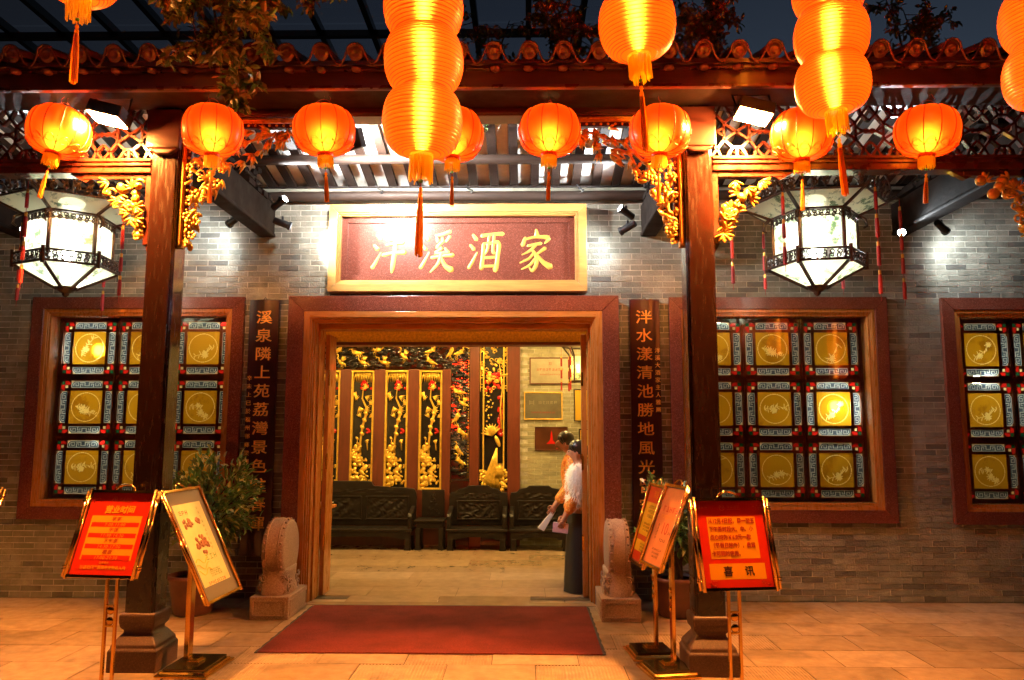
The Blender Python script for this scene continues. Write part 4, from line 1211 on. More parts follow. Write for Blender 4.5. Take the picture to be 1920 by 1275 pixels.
# white flood that washes the rafters
t = empty('wash_floodlamp', (-1.5, 6.45, 4.17), label='black floodlamp washing the rafters with white light', cat='floodlight')
Mr = Matrix.Rotation(R(-35), 4, 'Z') @ Matrix.Rotation(R(20), 4, 'X')
b = MB(); b.box(-.1, .1, -.035, .035, -.085, .085, Mr); b.build('housing', 'black_metal', t, local=True, bevel=.006)
b = MB(); b.box(-.09, .09, .0355, .038, -.07, .07, Mr); b.build('lit_glass', 'wash_glass', t, local=True)
b = MB(); b.bar((-.06, 0, .08), (-.06, -.1, .2), .015, .006); b.bar((.06, 0, .08), (.06, -.1, .2), .015, .006); b.build('yoke', 'black_metal', t, local=True)

# small camera on a rafter
t = empty('security_camera', (-.03, 6.45, 4.30), label='small black camera hanging from the rafters above the name board', cat='camera')
b = MB(); b.smooth = False; b.cbox((0, 0, -.03), (.035, .09, .04), Matrix.Rotation(.5, 4, 'Z')); b.build('camera_body', 'black_metal', t, local=True, bevel=.004)
b = MB(); b.tube([(0, 0, -.01), (0, 0, .06)], .006, 6); b.build('mount', 'black_metal', t, local=True)

# ------------------------------------------------------------------ tassels, shared meshes
def fringe_mesh(r, h, n, m):
    b = MB(); rnd = random.Random(4)
    for i in range(n):
        a = 2*PI*i/n; q = r*(1+rnd.uniform(-.04, .04)); L = h*rnd.uniform(.82, 1.08)
        p = Vector((math.cos(a)*q, math.sin(a)*q, 0))
        b.tube([p, p*1.03 + Vector((0, 0, -L*.5)), p*rnd.uniform(.98, 1.12) + Vector((0, 0, -L))], [.0034, .0036, .0026], 4)
    return b.mesh('fringe', m)
def tassel_mesh(L, m, r=.014, head=True):
    """bead cord, knotted head and straight threads; top at z=0"""
    b = MB()
    b.mat(1).tube([(0, 0, 0), (0, 0, -.09)], .0022, 5)
    b.mat(2).ell((0, 0, -.055), (.011, .011, .011), None, 10, 6)
    b.mat(0); b.smooth = True
    b.lathe([(0, -.085), (.007, -.088), (.011, -.1), (.006, -.112), (.011, -.122), (.012, -.14), (.009, -.15)], 8)
    b.smooth = False
    rnd = random.Random(2)
    for i in range(14):
        a = 2.4*i; q = r*math.sqrt(i/14)
        p = Vector((math.cos(a)*q, math.sin(a)*q, 0))
        b.tube([p*.6+Vector((0, 0, -.145)), p+Vector((0, 0, -.145-L*.4)), p*1.1+Vector((0, 0, -.145-L*rnd.uniform(.93, 1)))], .0036, 4)
    return b.mesh('tassel', [m, 'red_silk_cord', 'jade'])

# ------------------------------------------------------------------ round silk lanterns along the eave
def round_lantern_proto():
    L = empty('round_lantern', (0, 0, 0))
    rx, rz = .218, .176
    b = MB(); b.smooth = True
    prof = [(.052 + (rx-.052)*math.sin(PI*i/16)**.72, rz*math.cos(PI - PI*i/16)) for i in range(17)]
    b.shell(prof, 48, lobe=.034, lobes=12)
    b.build('silk_shade', 'lantern_silk', L, local=True)
    b = MB(); b.smooth = True
    for k in range(12):
        a = 2*PI*k/12
        b.tube([(math.cos(a)*r*.985, math.sin(a)*r*.985, z) for r, z in prof], .0032, 4)
    b.build('ribs', 'seam', L, local=True)
    b = MB(); b.smooth = True
    b.shell([(.05, 0), (.054, .004), (.054, .022), (.05, .026)], 20, (0, 0, rz-.008)); b.build('foil_collar', 'foil', L, local=True)
    b = MB(); b.smooth = True; b.shell([(.05, -.026), (.055, -.022), (.055, .004), (.05, .008)], 20, (0, 0, -rz))
    b.build('foil_collar', 'foil', L, local=True)
    b = MB(); b.smooth = True
    def on_shade(a, z):
        i_ = min(range(9), key=lambda i: abs(prof[i][1]-z)); r0, z0 = prof[i_]; r1, z1 = prof[i_+1]
        return Vector((math.cos(a)*(r0+(r1-r0)*max(0, min(1, (z-z0)/(z1-z0)))+.003), math.sin(a)*(r0+(r1-r0)*max(0, min(1, (z-z0)/(z1-z0)))+.003), z))
    for k in range(12):
        a0 = 2*PI*k/12
        b.tube([on_shade(a0+2*PI/12*u/8, -rz+.02+.05*math.sin(PI*u/8)) for u in range(9)], .0024, 4)
        b.tube([on_shade(a0+2*PI/12*(.5+.3*math.cos(q*.8)), -rz+.04+.018*math.sin(q*.8)) for q in range(8)], .002, 4)
    b.build('foil_scallops', 'foil', L, local=True)
    o = link_mesh('fringe', fringe_mesh(.05, .085, 44, 'yellow_fringe'), L, (0, 0, -rz-.02))
    link_mesh('tassel', tassel_mesh(.17, 'tassel_thread'), L, (0, 0, -rz-.06))
    b = MB(); b.smooth = True
    pts = [(math.cos(a)*.06, 0, rz+.005+math.sin(a)*.06) for a in [PI*i/8 for i in range(9)]]
    b.tube(pts, .0028, 5); b.tube([(0, 0, rz+.06), (.012, .01, rz+.1), (-.006, .03, rz+.16)], .0022, 5)
    b.tube([(.03, 0, rz+.02), (.05, .0, rz+.07), (.03, .02, rz+.12), (.0, .03, rz+.15)], .0026, 5)
    b.build('hanging_wire', 'seam', L, local=True)
    b = MB(); b.smooth = True
    b.ell((0, 0, -.05), (.046, .046, .062), None, 14, 10); b.build('bulb', 'bulb_round', L, local=True)
    return L
random.seed(31)
RL = [(-3.349, 3.762, 'by the picture edge, nearest the floodlamp'), (-2.249, 3.778, 'in front of the column top, under the hanging branch'), (-1.438, 3.768, 'second of the entrance bay counting from the branch'),
      (-.515, 3.732, 'half hidden behind the tall lantern string'), (.175, 3.765, 'over the end of the name board, beside the gilded bracket'), (.958, 3.752, 'overlapping the gilded bracket of the notice board column'),
      (1.961, 3.722, 'behind the three lantern string by the floodlamp'), (2.848, 3.745, 'alone before the lattice near the end window')]
proto = round_lantern_proto()
for i, (x, z, d) in enumerate(RL):
    o = proto if i == 0 else copy_tree(proto)
    o.location = (x, 5.26 + random.uniform(-.02, .02), z)
    o.rotation_euler = (random.uniform(-.05, .05), random.uniform(-.07, .07) - (.16 if i == 0 else 0), random.uniform(0, 6.28))
    o.scale = (random.uniform(.97, 1.03), random.uniform(.97, 1.03), random.uniform(.93, 1.02))
    tag(o, 'round red silk lantern ' + d, 'lantern', 'round silk lanterns under the eave')

# ------------------------------------------------------------------ ribbed lantern strings in front of the eave
def ribbed_proto(name, tail):
    L = empty(name, (0, 0, 0))
    rx, rz = .206, .168
    b = MB(); b.smooth = True
    nr = 24
    prof = []
    for i in range(nr*4+1):
        t = i/(nr*4); th = PI*t
        r = .058 + (rx-.058)*math.sin(th)**.62
        z = -rz*math.cos(th)*(1-.0)
        bulge = abs(math.sin(PI*t*nr))*.0042
        prof.append((r+bulge-.002, z))
    b.shell(prof, 48)
    b.build('paper_shade', 'rib_silk', L, local=True)
    b = MB(); b.smooth = True
    for k in range(1, nr):
        th = PI*k/nr
        r = .058 + (rx-.058)*math.sin(th)**.62 - .0015; z = -rz*math.cos(th)
        b.tube([(math.cos(2*PI*i/40)*r, math.sin(2*PI*i/40)*r, z) for i in range(41)], .0026, 3, False)
    b.build('wire_hoops', 'seam', L, local=True)
    b = MB(); b.smooth = True
    b.shell([(.06, 0), (.063, .003), (.063, .014), (.06, .017)], 20, (0, 0, rz-.006)); b.build('collar', 'orange_fringe', L, local=True)
    b = MB(); b.smooth = True; b.shell([(.06, -.017), (.063, -.014), (.063, .003), (.06, .006)], 20, (0, 0, -rz))
    b.build('collar', 'orange_fringe', L, local=True)
    b = MB(); b.smooth = True
    b.tube([(0, 0, -rz+.02), (0, 0, -rz+.03), (0, 0, rz-.03), (0, 0, rz-.02)], [.004, .014, .014, .004], 12)
    b.build('tube_bulb', 'bulb_rib', L, local=True)
    if tail:
        link_mesh('fringe', fringe_mesh(.056, .125, 48, 'yellow_fringe'), L, (0, 0, -rz-.012))
        b = MB(); b.tube([(0, 0, -rz), (0, 0, -rz-.14)], .003, 5); b.build('cord', 'red_silk_cord', L, local=True)
        link_mesh('tassel', tassel_mesh(.30, 'tassel_thread', r=.018), L, (0, 0, -rz-.085))
    return L
pl = ribbed_proto('ribbed_lantern', False); pt = ribbed_proto('ribbed_lantern', True)
used = set()
def put_rib(tail, x, y, z, label, s=1.0):
    p = pt if tail else pl
    if p.name in used: o = copy_tree(p)
    else: o = p; used.add(p.name)
    o.location = (x, y, z); o.scale = (s*random.uniform(.985, 1.015), s*random.uniform(.985, 1.015), s*random.uniform(.96, 1.03))
    o.rotation_euler = (random.uniform(-.05, .05), random.uniform(-.05, .05), random.uniform(0, 6.28))
    tag(o, label, 'lantern', 'ribbed lantern strings hanging before the eave')
strings = [(-.545, 3.9, [3.26, 3.597, 3.905, 4.23], 1.03, 'in the tall string before the name board', ['lowest', 'second from below', 'third, cut by the frame', 'uppermost']),
           (.60, 3.9, [3.80, 4.13], 1.0, 'on the string before the tile edge in mid picture', ['lone one', 'uppermost']),
           (1.75, 4.2, [3.595, 3.885, 4.165, 4.46], .98, 'in the string above the mirroring window', ['lowest', 'second from below', 'third, cut by the frame', 'uppermost']),
           (2.75, 3.9, [3.50, 3.815, 4.13], 1.0, 'in the string at the picture edge by the end window', ['lower one', 'upper one', 'uppermost']),
           (-2.44, 3.9, [4.14, 4.47], 1.0, 'over the picture corner by the steel canopy', ['only tassel in view', 'uppermost'])]
strings += [(-1.5, 2.3, [3.55, 3.87, 4.19], 1.0, 'unseen over the street, added to light the hours board', ['lowest', 'middle', 'topmost']), (.55, 2.2, [3.6, 3.92, 4.24], 1.0, 'unseen over the street, added to light the doorway', ['lowest', 'middle', 'topmost']),  # both strings hang out of view, added for warm light on the front
            (4.35, 2.5, [3.12, 3.44, 3.76], 1.0, 'over the street, mirrored near the column', ['lowest', 'middle', 'topmost']), (5.38, 2.3, [2.72, 3.04, 3.36], 1.0, 'over the street, mirrored near the brick pier', ['lowest', 'middle', 'topmost'])]
random.seed(77)
for (x, y, zs_, s_, where, whiches) in strings:
    for k, z in enumerate(zs_):
        put_rib(k == 0 and y > 3, x + random.uniform(-.008, .008)*(k > 0), y, z, 'ribbed lantern, ' + whiches[k] + ' ' + where, s_)
    b = MB(); b.tube([(x, y, zs_[0]), (x, y, 7.0)], .004, 5)
    tag(b.build('lantern_cord', 'red_silk_cord', loc=(x, y, zs_[0])), 'thin red cord carrying ribbed lanterns ' + where.replace('in the string ', '').replace('on the string ', '').replace('in the tall string ', ''), 'cord', 'cords of the lantern strings')

# ------------------------------------------------------------------ hexagonal palace lanterns
def palace_lantern(cx, cy, rot, label, seed, zoff=0.0, drops=True):
    L = empty('palace_lantern', (cx, cy, 2.82), label=label, cat='lantern', group='hexagonal palace lanterns on the veranda')
    z0 = 2.82
    def hexp(r, z, k): a = rot + k*PI/3; return Vector((r*math.cos(a), r*math.sin(a), z-z0))
    def ring(r0, z0_, r1_, z1_, name, m, th=.004, inset=.0, parent=L):
        for k in range(6):
            b = MB()
            p = [hexp(r0, z0_, k), hexp(r0, z0_, k+1), hexp(r1_, z1_, k+1), hexp(r1_, z1_, k)]
            c = sum(p, Vector())/4
            p = [c + (q-c)*.97 for q in p]
            nrm = (p[1]-p[0]).cross(p[3]-p[0]).normalized()
            b.add(p, [(0, 1, 2, 3)])
            b.build(name, m, parent, local=True)
    ring(.36, 3.50, .60, 3.60, 'flared_pane', 'palace_glass')
    ring(.345, 3.16, .345, 3.485, 'body_pane', 'palace_glass')
    ring(.09, 2.885, .395, 3.045, 'lower_pane', 'palace_glass')
    b = MB()
    for k in range(6):
        b.tube([hexp(.345, 3.05, k), hexp(.345, 3.52, k)], .018, 6)
        b.tube([hexp(.355, 3.50, k), hexp(.62, 3.615, k), hexp(.67, 3.64, k), hexp(.70, 3.625, k)], [.018, .017, .016, .008], 6)
        b.tube([hexp(.07, 2.87, k), hexp(.405, 3.05, k)], .017, 6)
        b.tube([hexp(.36, 3.50, k), hexp(.36, 3.50, k+1)], .012, 6)
        b.tube([hexp(.60, 3.60, k), hexp(.60, 3.60, k+1)], .010, 6)
        b.tube([hexp(.41, 3.05, k), hexp(.41, 3.05, k+1)], .011, 6); b.tube([hexp(.41, 3.145, k), hexp(.41, 3.145, k+1)], .009, 6)
        b.tube([hexp(.41, 3.02, k), hexp(.415, 3.17, k)], .017, 6)
        # small dragon hook below each flare corner
        b.tube([hexp(.36, 3.50, k), hexp(.42, 3.46, k), hexp(.43, 3.40, k), hexp(.40, 3.38, k)], [.014, .016, .014, .008], 6)
        b.tube([hexp(.345, 3.16, k), hexp(.345, 3.16, k+1)], .007, 5); b.tube([hexp(.345, 3.44, k), hexp(.345, 3.44, k+1)], .006, 5)
    b.build('frame', 'iron_fret', L, local=True)
    def fretband(ra, za, rb, zb, amp, name, th=.0075):
        """openwork of scrolls between two hexagon rings"""
        b = MB(); rnd = random.Random(seed)
        for k in range(6):
            n = 7
            for i in range(n):
                u = (i+.5)/n
                lo = hexp(ra, za, k).lerp(hexp(ra, za, k+1), u); hi = hexp(rb, zb, k).lerp(hexp(rb, zb, k+1), u)
                ex = (hexp(ra, za, k+1)-hexp(ra, za, k)).normalized(); ey = (hi-lo)
                hgt = 1 + amp*math.sin(PI*u)
                for sgn in (-1, 1):
                    c = lo + ey*.5*hgt*(.6 if sgn < 0 else 1.25) if amp else lo + ey*(.3 if sgn < 0 else .7)
                    rr = ey.length*(.30 if amp == 0 else .34)
                    eyn = ey.normalized()
                    b.tube([c + ex*math.cos(sgn*q*.85+i)*rr*(1-.09*q) + eyn*math.sin(sgn*q*.85+i)*rr*(1-.09*q) for q in range(9)], th, 4)
                if amp: b.tube([lo, lo+ey*.9*hgt], .005, 4)
            if amp:
                b.tube([hexp(rb, zb, k).lerp(hexp(rb, zb, k+1), q/12) + (hexp(rb, zb, k)-hexp(ra, za, k))*amp*1.1*math.sin(PI*q/12) for q in range(13)], .007, 5)
        b.build(name, 'iron_fret', L, local=True)
    fretband(.605, 3.605, .645, 3.685, .8, 'crown_fret', .0105)
    fretband(.41, 3.055, .412, 3.14, 0, 'band_fret')
    fretband(.36, 3.42, .36, 3.49, 0, 'shoulder_fret')
    b = MB(); b.smooth = True
    b.lathe([(0, -.02), (.012, -.018), (.03, .0), (.028, .012), (.05, .025), (.095, .055), (.1, .066), (0, .07)], 12); b.build('finial', 'iron_fret', L, local=True)
    b = MB(); b.tube([(0, 0, .7), (0, 0, 1.5)], .012, 6)
    for k in range(6): b.tube([hexp(.60, 3.60, k), Vector((0, 0, 1.35))], .004, 4)
    b.build('hanging_rod', 'black_metal', L, local=True)
    b = MB(); b.smooth = True
    b.tube([(0, 0, .30), (0, 0, .34), (0, 0, .60), (0, 0, .64)], [.02, .06, .06, .02], 12); b.ell((0, 0, .19), (.035, .035, .035), None, 10, 6)
    b.build('lamp_tube', 'bulb_hex', L, local=True)
    b = MB(); b.smooth = True; b.ell((0, 0, .83), (.11, .11, .05), None, 14, 8); b.build('upper_lamp', 'bulb_hex_soft', L, local=True)
    rnd = random.Random(seed)
    for k in range(6):
        b = MB(); p = hexp(.70, 3.625, k); z = 0
        b.mat(1).tube([p, p + Vector((0, 0, -.08))], .003, 5); z = -.08
        for q in range(4):
            l = rnd.uniform(.13, .19); w = .0155*(1 if q else .9)
            b.mat(2).tube([p+Vector((0, 0, z+.012)), p+Vector((0, 0, z-.022))], w*.75, 8)
            b.mat(0).tube([p+Vector((0, 0, z-.022)), p+Vector((0, 0, z-.05)), p+Vector((0, 0, z-l))], [w*.8, w, w*1.0], 8)
            b.mat(1).tube([p+Vector((0, 0, z-l)), p+Vector((0, 0, z-l-.06))], .0025, 5)
            z -= l + .05
            if q == 2 and rnd.random() < .25: break
        b.build('red_tassel', ['red_silk_cord', 'red_silk_cord', 'gilt'], L, local=True)
    return L
palace_lantern(2.53, 6.6, R(-70), 'hexagonal painted glass lantern hanging before the mirroring window', 5)
palace_lantern(-4.05, 6.6, R(-85), 'hexagonal painted glass lantern hanging near the picture edge', 8)

# ------------------------------------------------------------------ bulbs behind the windows and downlights in the hall
def room_bulb(x, y, z, label, r=.05):
    t = empty('pendant_bulb', (x, y, z), label=label, cat='lamp', group='bulbs in the rooms behind the windows')
    b = MB(); b.smooth = True; b.ell((0, 0, 0), (r, r, r*1.15), None, 12, 8); b.build('glass_bulb', 'bulb_room', t, local=True)
    b = MB(); b.tube([(0, 0, r), (0, 0, 3.29-z)], .005, 5); b.build('flex', 'black_metal', t, local=True)
room_bulb(-4.62, 8.35, 2.5, 'bulb glowing through the top corner pane by the picture edge')
room_bulb(-4.7, 8.75, 1.55, 'bulb glowing through the middle row pane near the picture edge', .035)
room_bulb(-3.4, 8.8, 2.9, 'bulb behind the panes next to the couplet board', .045)
room_bulb(3.22, 8.15, 1.9, 'bulb glowing through the brightest round etched pane')
room_bulb(2.2, 8.8, 2.9, 'bulb high behind the mirroring window', .045)
room_bulb(4.95, 8.5, 2.2, 'bulb behind the end window')
for i, (x, y) in enumerate(((-3.3, 9.8), (-2.0, 9.0), (-2.0, 10.5), (-.7, 9.0), (-.7, 10.5), (.6, 9.0), (.6, 10.5), (1.8, 10.2))):
    t = empty('downlight', (x, y, 3.4), label='round downlight in the hall ceiling hidden above the door head', cat='downlight', group='downlights in the hall ceiling')
    b = MB(); b.smooth = True; b.lathe([(.075, -.001), (.095, -.012), (.1, -.001)], 20); b.build('trim_ring', 'brass', t, local=True)
    b = MB(); b.lathe([(0, -.004), (.075, -.004)], 20); b.build('lit_disc', 'downlight', t, local=True)
# ------------------------------------------------------------------ carved screen at the back of the hall
scr = empty('carved_screen', (-1.5, HB, 0), label='carved and gilded wooden screen across the back of the hall', cat='screen')
def post(x0, x1, z0=0, z1=3.3, y0=HB-.08, y1=HB+.06, nm='post'):
    b = MB(); b.box(x0, x1, y0, y1, z0, z1); b.build(nm, 'post_brown', scr, bevel=.006)
PW, PP = .345, .507
pxs = [-3.097 + PP*k for k in range(4)]
for k in range(4):
    post(pxs[k]+PW, pxs[k]+PP if k < 3 else -1.105, 0, 2.56)
post(-4.6, pxs[0], 0, 2.56)
post(-.822, -.682); post(-.262, -.08)
b = MB(); b.box(-3.1, -1.105, HB-.075, HB+.055, 0, .785); b.build('plinth_panel', 'post_brown', scr)
b = MB(); b.box(-4.6, -.082, HB-.09, HB+.06, 2.965, 3.3); b.build('head_beam', 'post_brown', scr)
b = MB(); b.box(-4.6, -.822, HB-.1, HB-.0805, 2.94, 2.964); b.build('head_bead', 'gilt_hall', scr)

def bamboo_relief():
    b = MB(); b.smooth = True; rnd = random.Random(5)
    W, H = .28, 1.69                                     # origin at the panel's bottom centre
    # rock at the foot
    for k in range(34):
        z = rnd.uniform(.02, .58); x = rnd.uniform(-.13, .02 + .06*math.sin(z*9))
        b.ell((x, 0, z), (rnd.uniform(.025, .05), .022, rnd.uniform(.03, .07)), rotm(rnd), 7, 5)
    for k in range(26):
        z = rnd.uniform(.05, .42); x = rnd.uniform(.0, .125)
        b.ell((x, -.012, z), (rnd.uniform(.012, .022), .014, rnd.uniform(.012, .022)), rotm(rnd), 6, 4)
    for k in range(6):                                    # shrub above the rock
        x = rnd.uniform(-.1, .1); z = rnd.uniform(.58, .74)
        b.ell((x, -.01, z), (.034, .016, .018), rotm(rnd), 7, 4); b.tube([(x, 0, z), (x+.01, 0, z-.12)], .006, 5)
    stalk = [(-.03, 0, .5), (-.02, 0, .7), (0.005, 0, .9), (.045, 0, 1.05), (.06, 0, 1.15), (-.01, 0, 1.3), (.0, 0, 1.45), (.07, 0, 1.55)]
    b.tube(stalk, [.016, .017, .018, .02, .016, .013, .011, .008], 8)
    for z, x in ((.78, 0), (.88, .0), (.98, .03), (1.08, .05)):
        b.ell((x, -.012, z), (.04, .018, .028), Matrix.Rotation(.7, 4, 'Y'), 8, 5)
    def spray(x, z, a0, n, L):
        for q in range(n):
            a = a0 + (q-(n-1)/2)*.28; d = Vector((math.cos(a), 0, math.sin(a))); l = L*rnd.uniform(.75, 1.1)
            o = Vector((x, -.012, z))
            b.tube([o, o+d*l*.5+Vector((0, -.012, 0)), o+d*l], [.004, .0095, .0015], 5)
    for (x, z, a, n, L) in ((-.1, 1.4, -2.0, 5, .13), (.1, 1.2, .9, 5, .12), (.02, 1.12, .3, 5, .12), (-.05, 1.18, -1.2, 5, .12), (.08, 1.46, 2.8, 5, .12), (-.02, 1.02, 2.2, 4, .1), (.1, 1.02, .6, 4, .09), (-.11, 1.27, 1.2, 4, .1), (.03, 1.33, -.4, 5, .1)):
        spray(x, z, a, n, L)
    for i in range(11):                                   # fan of leaves hanging from the top edge
        x = -.12 + i*.024
        b.tube([(x*.9, -.008, 1.68), (x*1.05, -.02, 1.62), (x*1.1+.015*math.sin(i), -.008, 1.54)], [.011, .010, .002], 5)
    return b.mesh('bamboo_carving', 'gilt_hall')
bm_ = bamboo_relief()
b = MB(); b.smooth = True; rnd = random.Random(8)
for k in range(16): b.ell((rnd.uniform(-.03, .12), -.005, rnd.uniform(1.42, 1.56)), (.022, .018, .022), None, 7, 5)
fruit = b.mesh('red_fruit', 'glass_red')
b = MB(); b.smooth = True
for k in range(7): b.ell((rnd.uniform(.07, .11), -.005, rnd.uniform(.79, .85)), (.02, .016, .02), None, 7, 5)
fruit_low = b.mesh('red_fruit', 'glass_red')
for k in range(4):
    P = empty('gilt_panel', (pxs[k]+PW/2 - (-1.5), -.03, .79)); setparent(P, scr)
    b = MB(); mitre_frame(b, -PW/2, PW/2, 0, 1.755, .03, -.035, .04); b.build('gold_frame', 'gilt_hall', P, local=True, bevel=.004)
    b = MB(); b.box(-PW/2+.025, PW/2-.025, .02, .035, .025, 1.73); b.build('black_ground', 'carved_black', P, local=True)
    link_mesh('bamboo_carving', bm_, P, (0, .005, .035)); link_mesh('red_fruit', fruit, P, (0, .005, .035)); link_mesh('red_fruit', fruit_low, P, (0, .005, .035))

# openwork cloud frieze and upright with gold cranes
def clouds(x0, x1, z0, z1, n, seed, name, y=HB-.02):
    b = MB(); b.smooth = True; rnd = random.Random(seed)
    for k in range(n):
        c = Vector((rnd.uniform(x0, x1), y+rnd.uniform(-.03, .03), rnd.uniform(z0, z1)))
        if rnd.random() < .6:
            r = rnd.uniform(.025, .05); s_ = rnd.choice((-1, 1)); a0 = rnd.uniform(0, 6)
            b.tube([c + Vector((math.cos(a0+s_*i*.75)*r*(1-.08*i)*1.4, 0, math.sin(a0+s_*i*.75)*r*(1-.08*i)*.8)) for i in range(9)], .011, 5)
        else:
            b.ell(c, (rnd.uniform(.05, .11), .02, rnd.uniform(.012, .022)), Matrix.Rotation(rnd.uniform(-.35, .35), 4, 'Y'), 8, 5)
    return b.build(name, 'carved_black', scr)
clouds(-4.5, -.84, 2.58, 2.93, 420, 3, 'cloud_frieze')
clouds(-1.09, -.84, .98, 2.6, 230, 4, 'cloud_frieze')
b = MB()
for x in (-1.105, -.835): b.box(x, x+.013, HB-.06, HB, .9, 2.93)
b.box(-1.09, -.836, HB-.05, HB-.01, .92, .95)
for i in range(16): b.box(-1.085+i*.0155, -1.08+i*.0155, HB-.04, HB-.03, .74, .92)
b.build('upright_frame', 'carved_black', scr)
b = MB(); b.box(-1.105, -.823, HB-.06, HB+.04, .6, .72); b.build('red_rail', 'pink_paper', scr, bevel=.004)
b = MB()
for i in range(44):
    b.ell((-.842, HB-.065, .98+i*.045), (.008, .006, .012), None, 6, 4)
b.build('bead_row', 'gilt_hall', scr)
def crane_mesh(k):
    b = MB(); b.smooth = True; rnd = random.Random(k)
    b.ell((0, 0, 0), (.055, .02, .03), Matrix.Rotation(.5, 4, 'Y'), 9, 6)
    b.tube([(-.04, 0, .02), (-.065, -.01, .05), (-.055, -.01, .085), (-.08, -.01, .1), (-.115, -.01, .09)], [.014, .009, .007, .009, .002], 6)
    for q in range(5):
        a = (.9 if k % 2 else 2.4) + q*.2
        b.tube([(.01, -.01, .01), (.01+math.cos(a)*.05, -.02, .01+math.sin(a)*.05), (.01+math.cos(a)*.09, -.01, .01+math.sin(a)*.09)], [.008, .010, .002], 5)
    for s_ in (0, .015): b.tube([(.01+s_, 0, -.02), (.02+s_*2, 0, -.06), (.01+s_, 0, -.105)], .004, 4)
    b.tube([(.045, 0, -.01), (.085, 0, -.035)], [.018, .005], 6)
    return b.mesh('gold_crane', 'gilt_hall')
cr = [crane_mesh(k) for k in range(3)]
random.seed(14)
for (x, z) in ((-2.82, 2.83), (-2.75, 2.66), (-2.5, 2.80), (-2.42, 2.66), (-2.2, 2.85), (-2.1, 2.66), (-1.82, 2.76), (-1.42, 2.83), (-1.40, 2.67), (-1.12, 2.80), (-.99, 2.8), (-.98, 2.22), (-.92, 2.05), (-1.02, 1.83), (-.93, 1.62), (-.98, 1.36), (-.95, 1.2), (-3.1, 2.75)):
    o = link_mesh('gold_crane', cr[random.randrange(3)], scr, (x+1.5, -.075, z), (0, random.uniform(-.5, .5), 0), (random.choice((-1, 1))*1.05, 1, 1.05))
# phoenix panel
P = empty('phoenix_panel', (-.47+1.5, -.03, .78)); setparent(P, scr)
b = MB(); b.box(-.205, .205, .03, .045, 0, 2.17); b.build('black_ground', 'carved_black', P, local=True)
b = MB()
for x in (-.15, .15): b.box(x-.011, x+.011, -.02, .028, 0, 2.16)
b.box(-.205, .205, -.02, .028, 2.13, 2.165)
for x in (-.197, .197): b.box(x-.006, x+.006, -.02, .028, 1.45, 2.165)
b.build('gold_frame', 'gilt_hall', P, local=True, bevel=.004)
b = MB(); b.smooth = True; rnd = random.Random(12)
for k in range(60):
    z = rnd.uniform(1.42, 2.1); s_ = rnd.choice((-1, 1)); x = s_*rnd.uniform(.12, .19) if rnd.random() < .6 else rnd.uniform(-.12, .12)
    if rnd.random() < .5: b.tube([(x+math.cos(i*.8)*(.035-.003*i), -.01, z+math.sin(i*.8)*(.035-.003*i)) for i in range(8)], .007, 5)
    else: b.ell((x, -.012, z), (.02, .012, .035), rotm(rnd), 7, 5)
for q in range(9):                                        # crest fan
    a = .7 + q*.28; b.tube([(-.02, -.01, .8), (-.02+math.cos(a)*.09, -.03, .8+math.sin(a)*.12), (-.02+math.cos(a)*.17, -.01, .8+math.sin(a)*.18)], [.012, .018, .004], 6)
b.ell((.06, -.02, .72), (.032, .03, .09), Matrix.Rotation(-.4, 4, 'Y'), 10, 7)
for q in range(12):                                       # long tail plumes
    x = -.14 + q*.02
    b.tube([(.05, -.02, .62), (.02+x*.4, -.035, .4), (x, -.02, .15), (x*1.25, -.01, .0)], [.012, .012, .011, .008], 5)
for q in range(7): b.tube([(.02+q*.018, -.03, .18), (.05+q*.014, -.045, .3), (.03+q*.02, -.03, .4)], [.008, .012, .003], 5)
for k in range(40):
    z = rnd.uniform(0, .32); s_ = rnd.choice((-1, 1)); x = s_*rnd.uniform(.1, .19)
    b.ell((x, -.015, z), (.026, .014, .03), rotm(rnd), 7, 5)
b.tube([(.12, -.01, .9), (.1, -.01, 1.2), (.13, -.01, 1.5), (.08, -.01, 1.9)], [.012, .012, .01, .006], 6)
for k in range(24):
    z = rnd.uniform(1.0, 1.5); b.ell((-.1+rnd.uniform(-.05, .1), -.01, z), (.012, .01, .018), rotm(rnd), 6, 4)
b.build('phoenix_carving', 'gilt_hall', P, local=True)
b = MB(); b.smooth = True
for k in range(40): b.ell((rnd.uniform(-.12, .13), .005, rnd.uniform(1.45, 1.75)), (.026, .018, .026), None, 7, 5)
b.build('red_fruit', 'glass_red', P, local=True)
b = MB(); b.smooth = True
for k in range(40): b.ell((rnd.uniform(.07, .13), .005, rnd.uniform(.8, 1.4)), (.02, .014, .03), None, 7, 5)
b.build('red_fruit', 'glass_red', P, local=True)

# red lanterns glimpsed through the openwork
for i, z in enumerate((1.75, 2.05, 2.35, 2.65)):
    t = empty('hall_lantern', (-.99, 12.0, z), label=['lowest', 'second lowest', 'second highest', 'highest'][i] + ' red lantern glimpsed through the black cloud openwork', cat='lantern', group='red lanterns behind the carved screen')
    b = MB(); b.smooth = True; b.shell([(.03+.13*math.sin(PI*k/10)**.7, -.12*math.cos(PI*k/10)) for k in range(11)], 24); b.build('shade', 'hall_red_silk', t, local=True)
    b = MB(); b.ell((0, 0, 0), (.03, .03, .05), None, 8, 6); b.build('bulb', 'bulb_hall_red', t, local=True)
    b = MB(); b.tube([(0, 0, .1), (0, 0, .3)], .004, 4); b.build('cord', 'red_silk_cord', t, local=True)

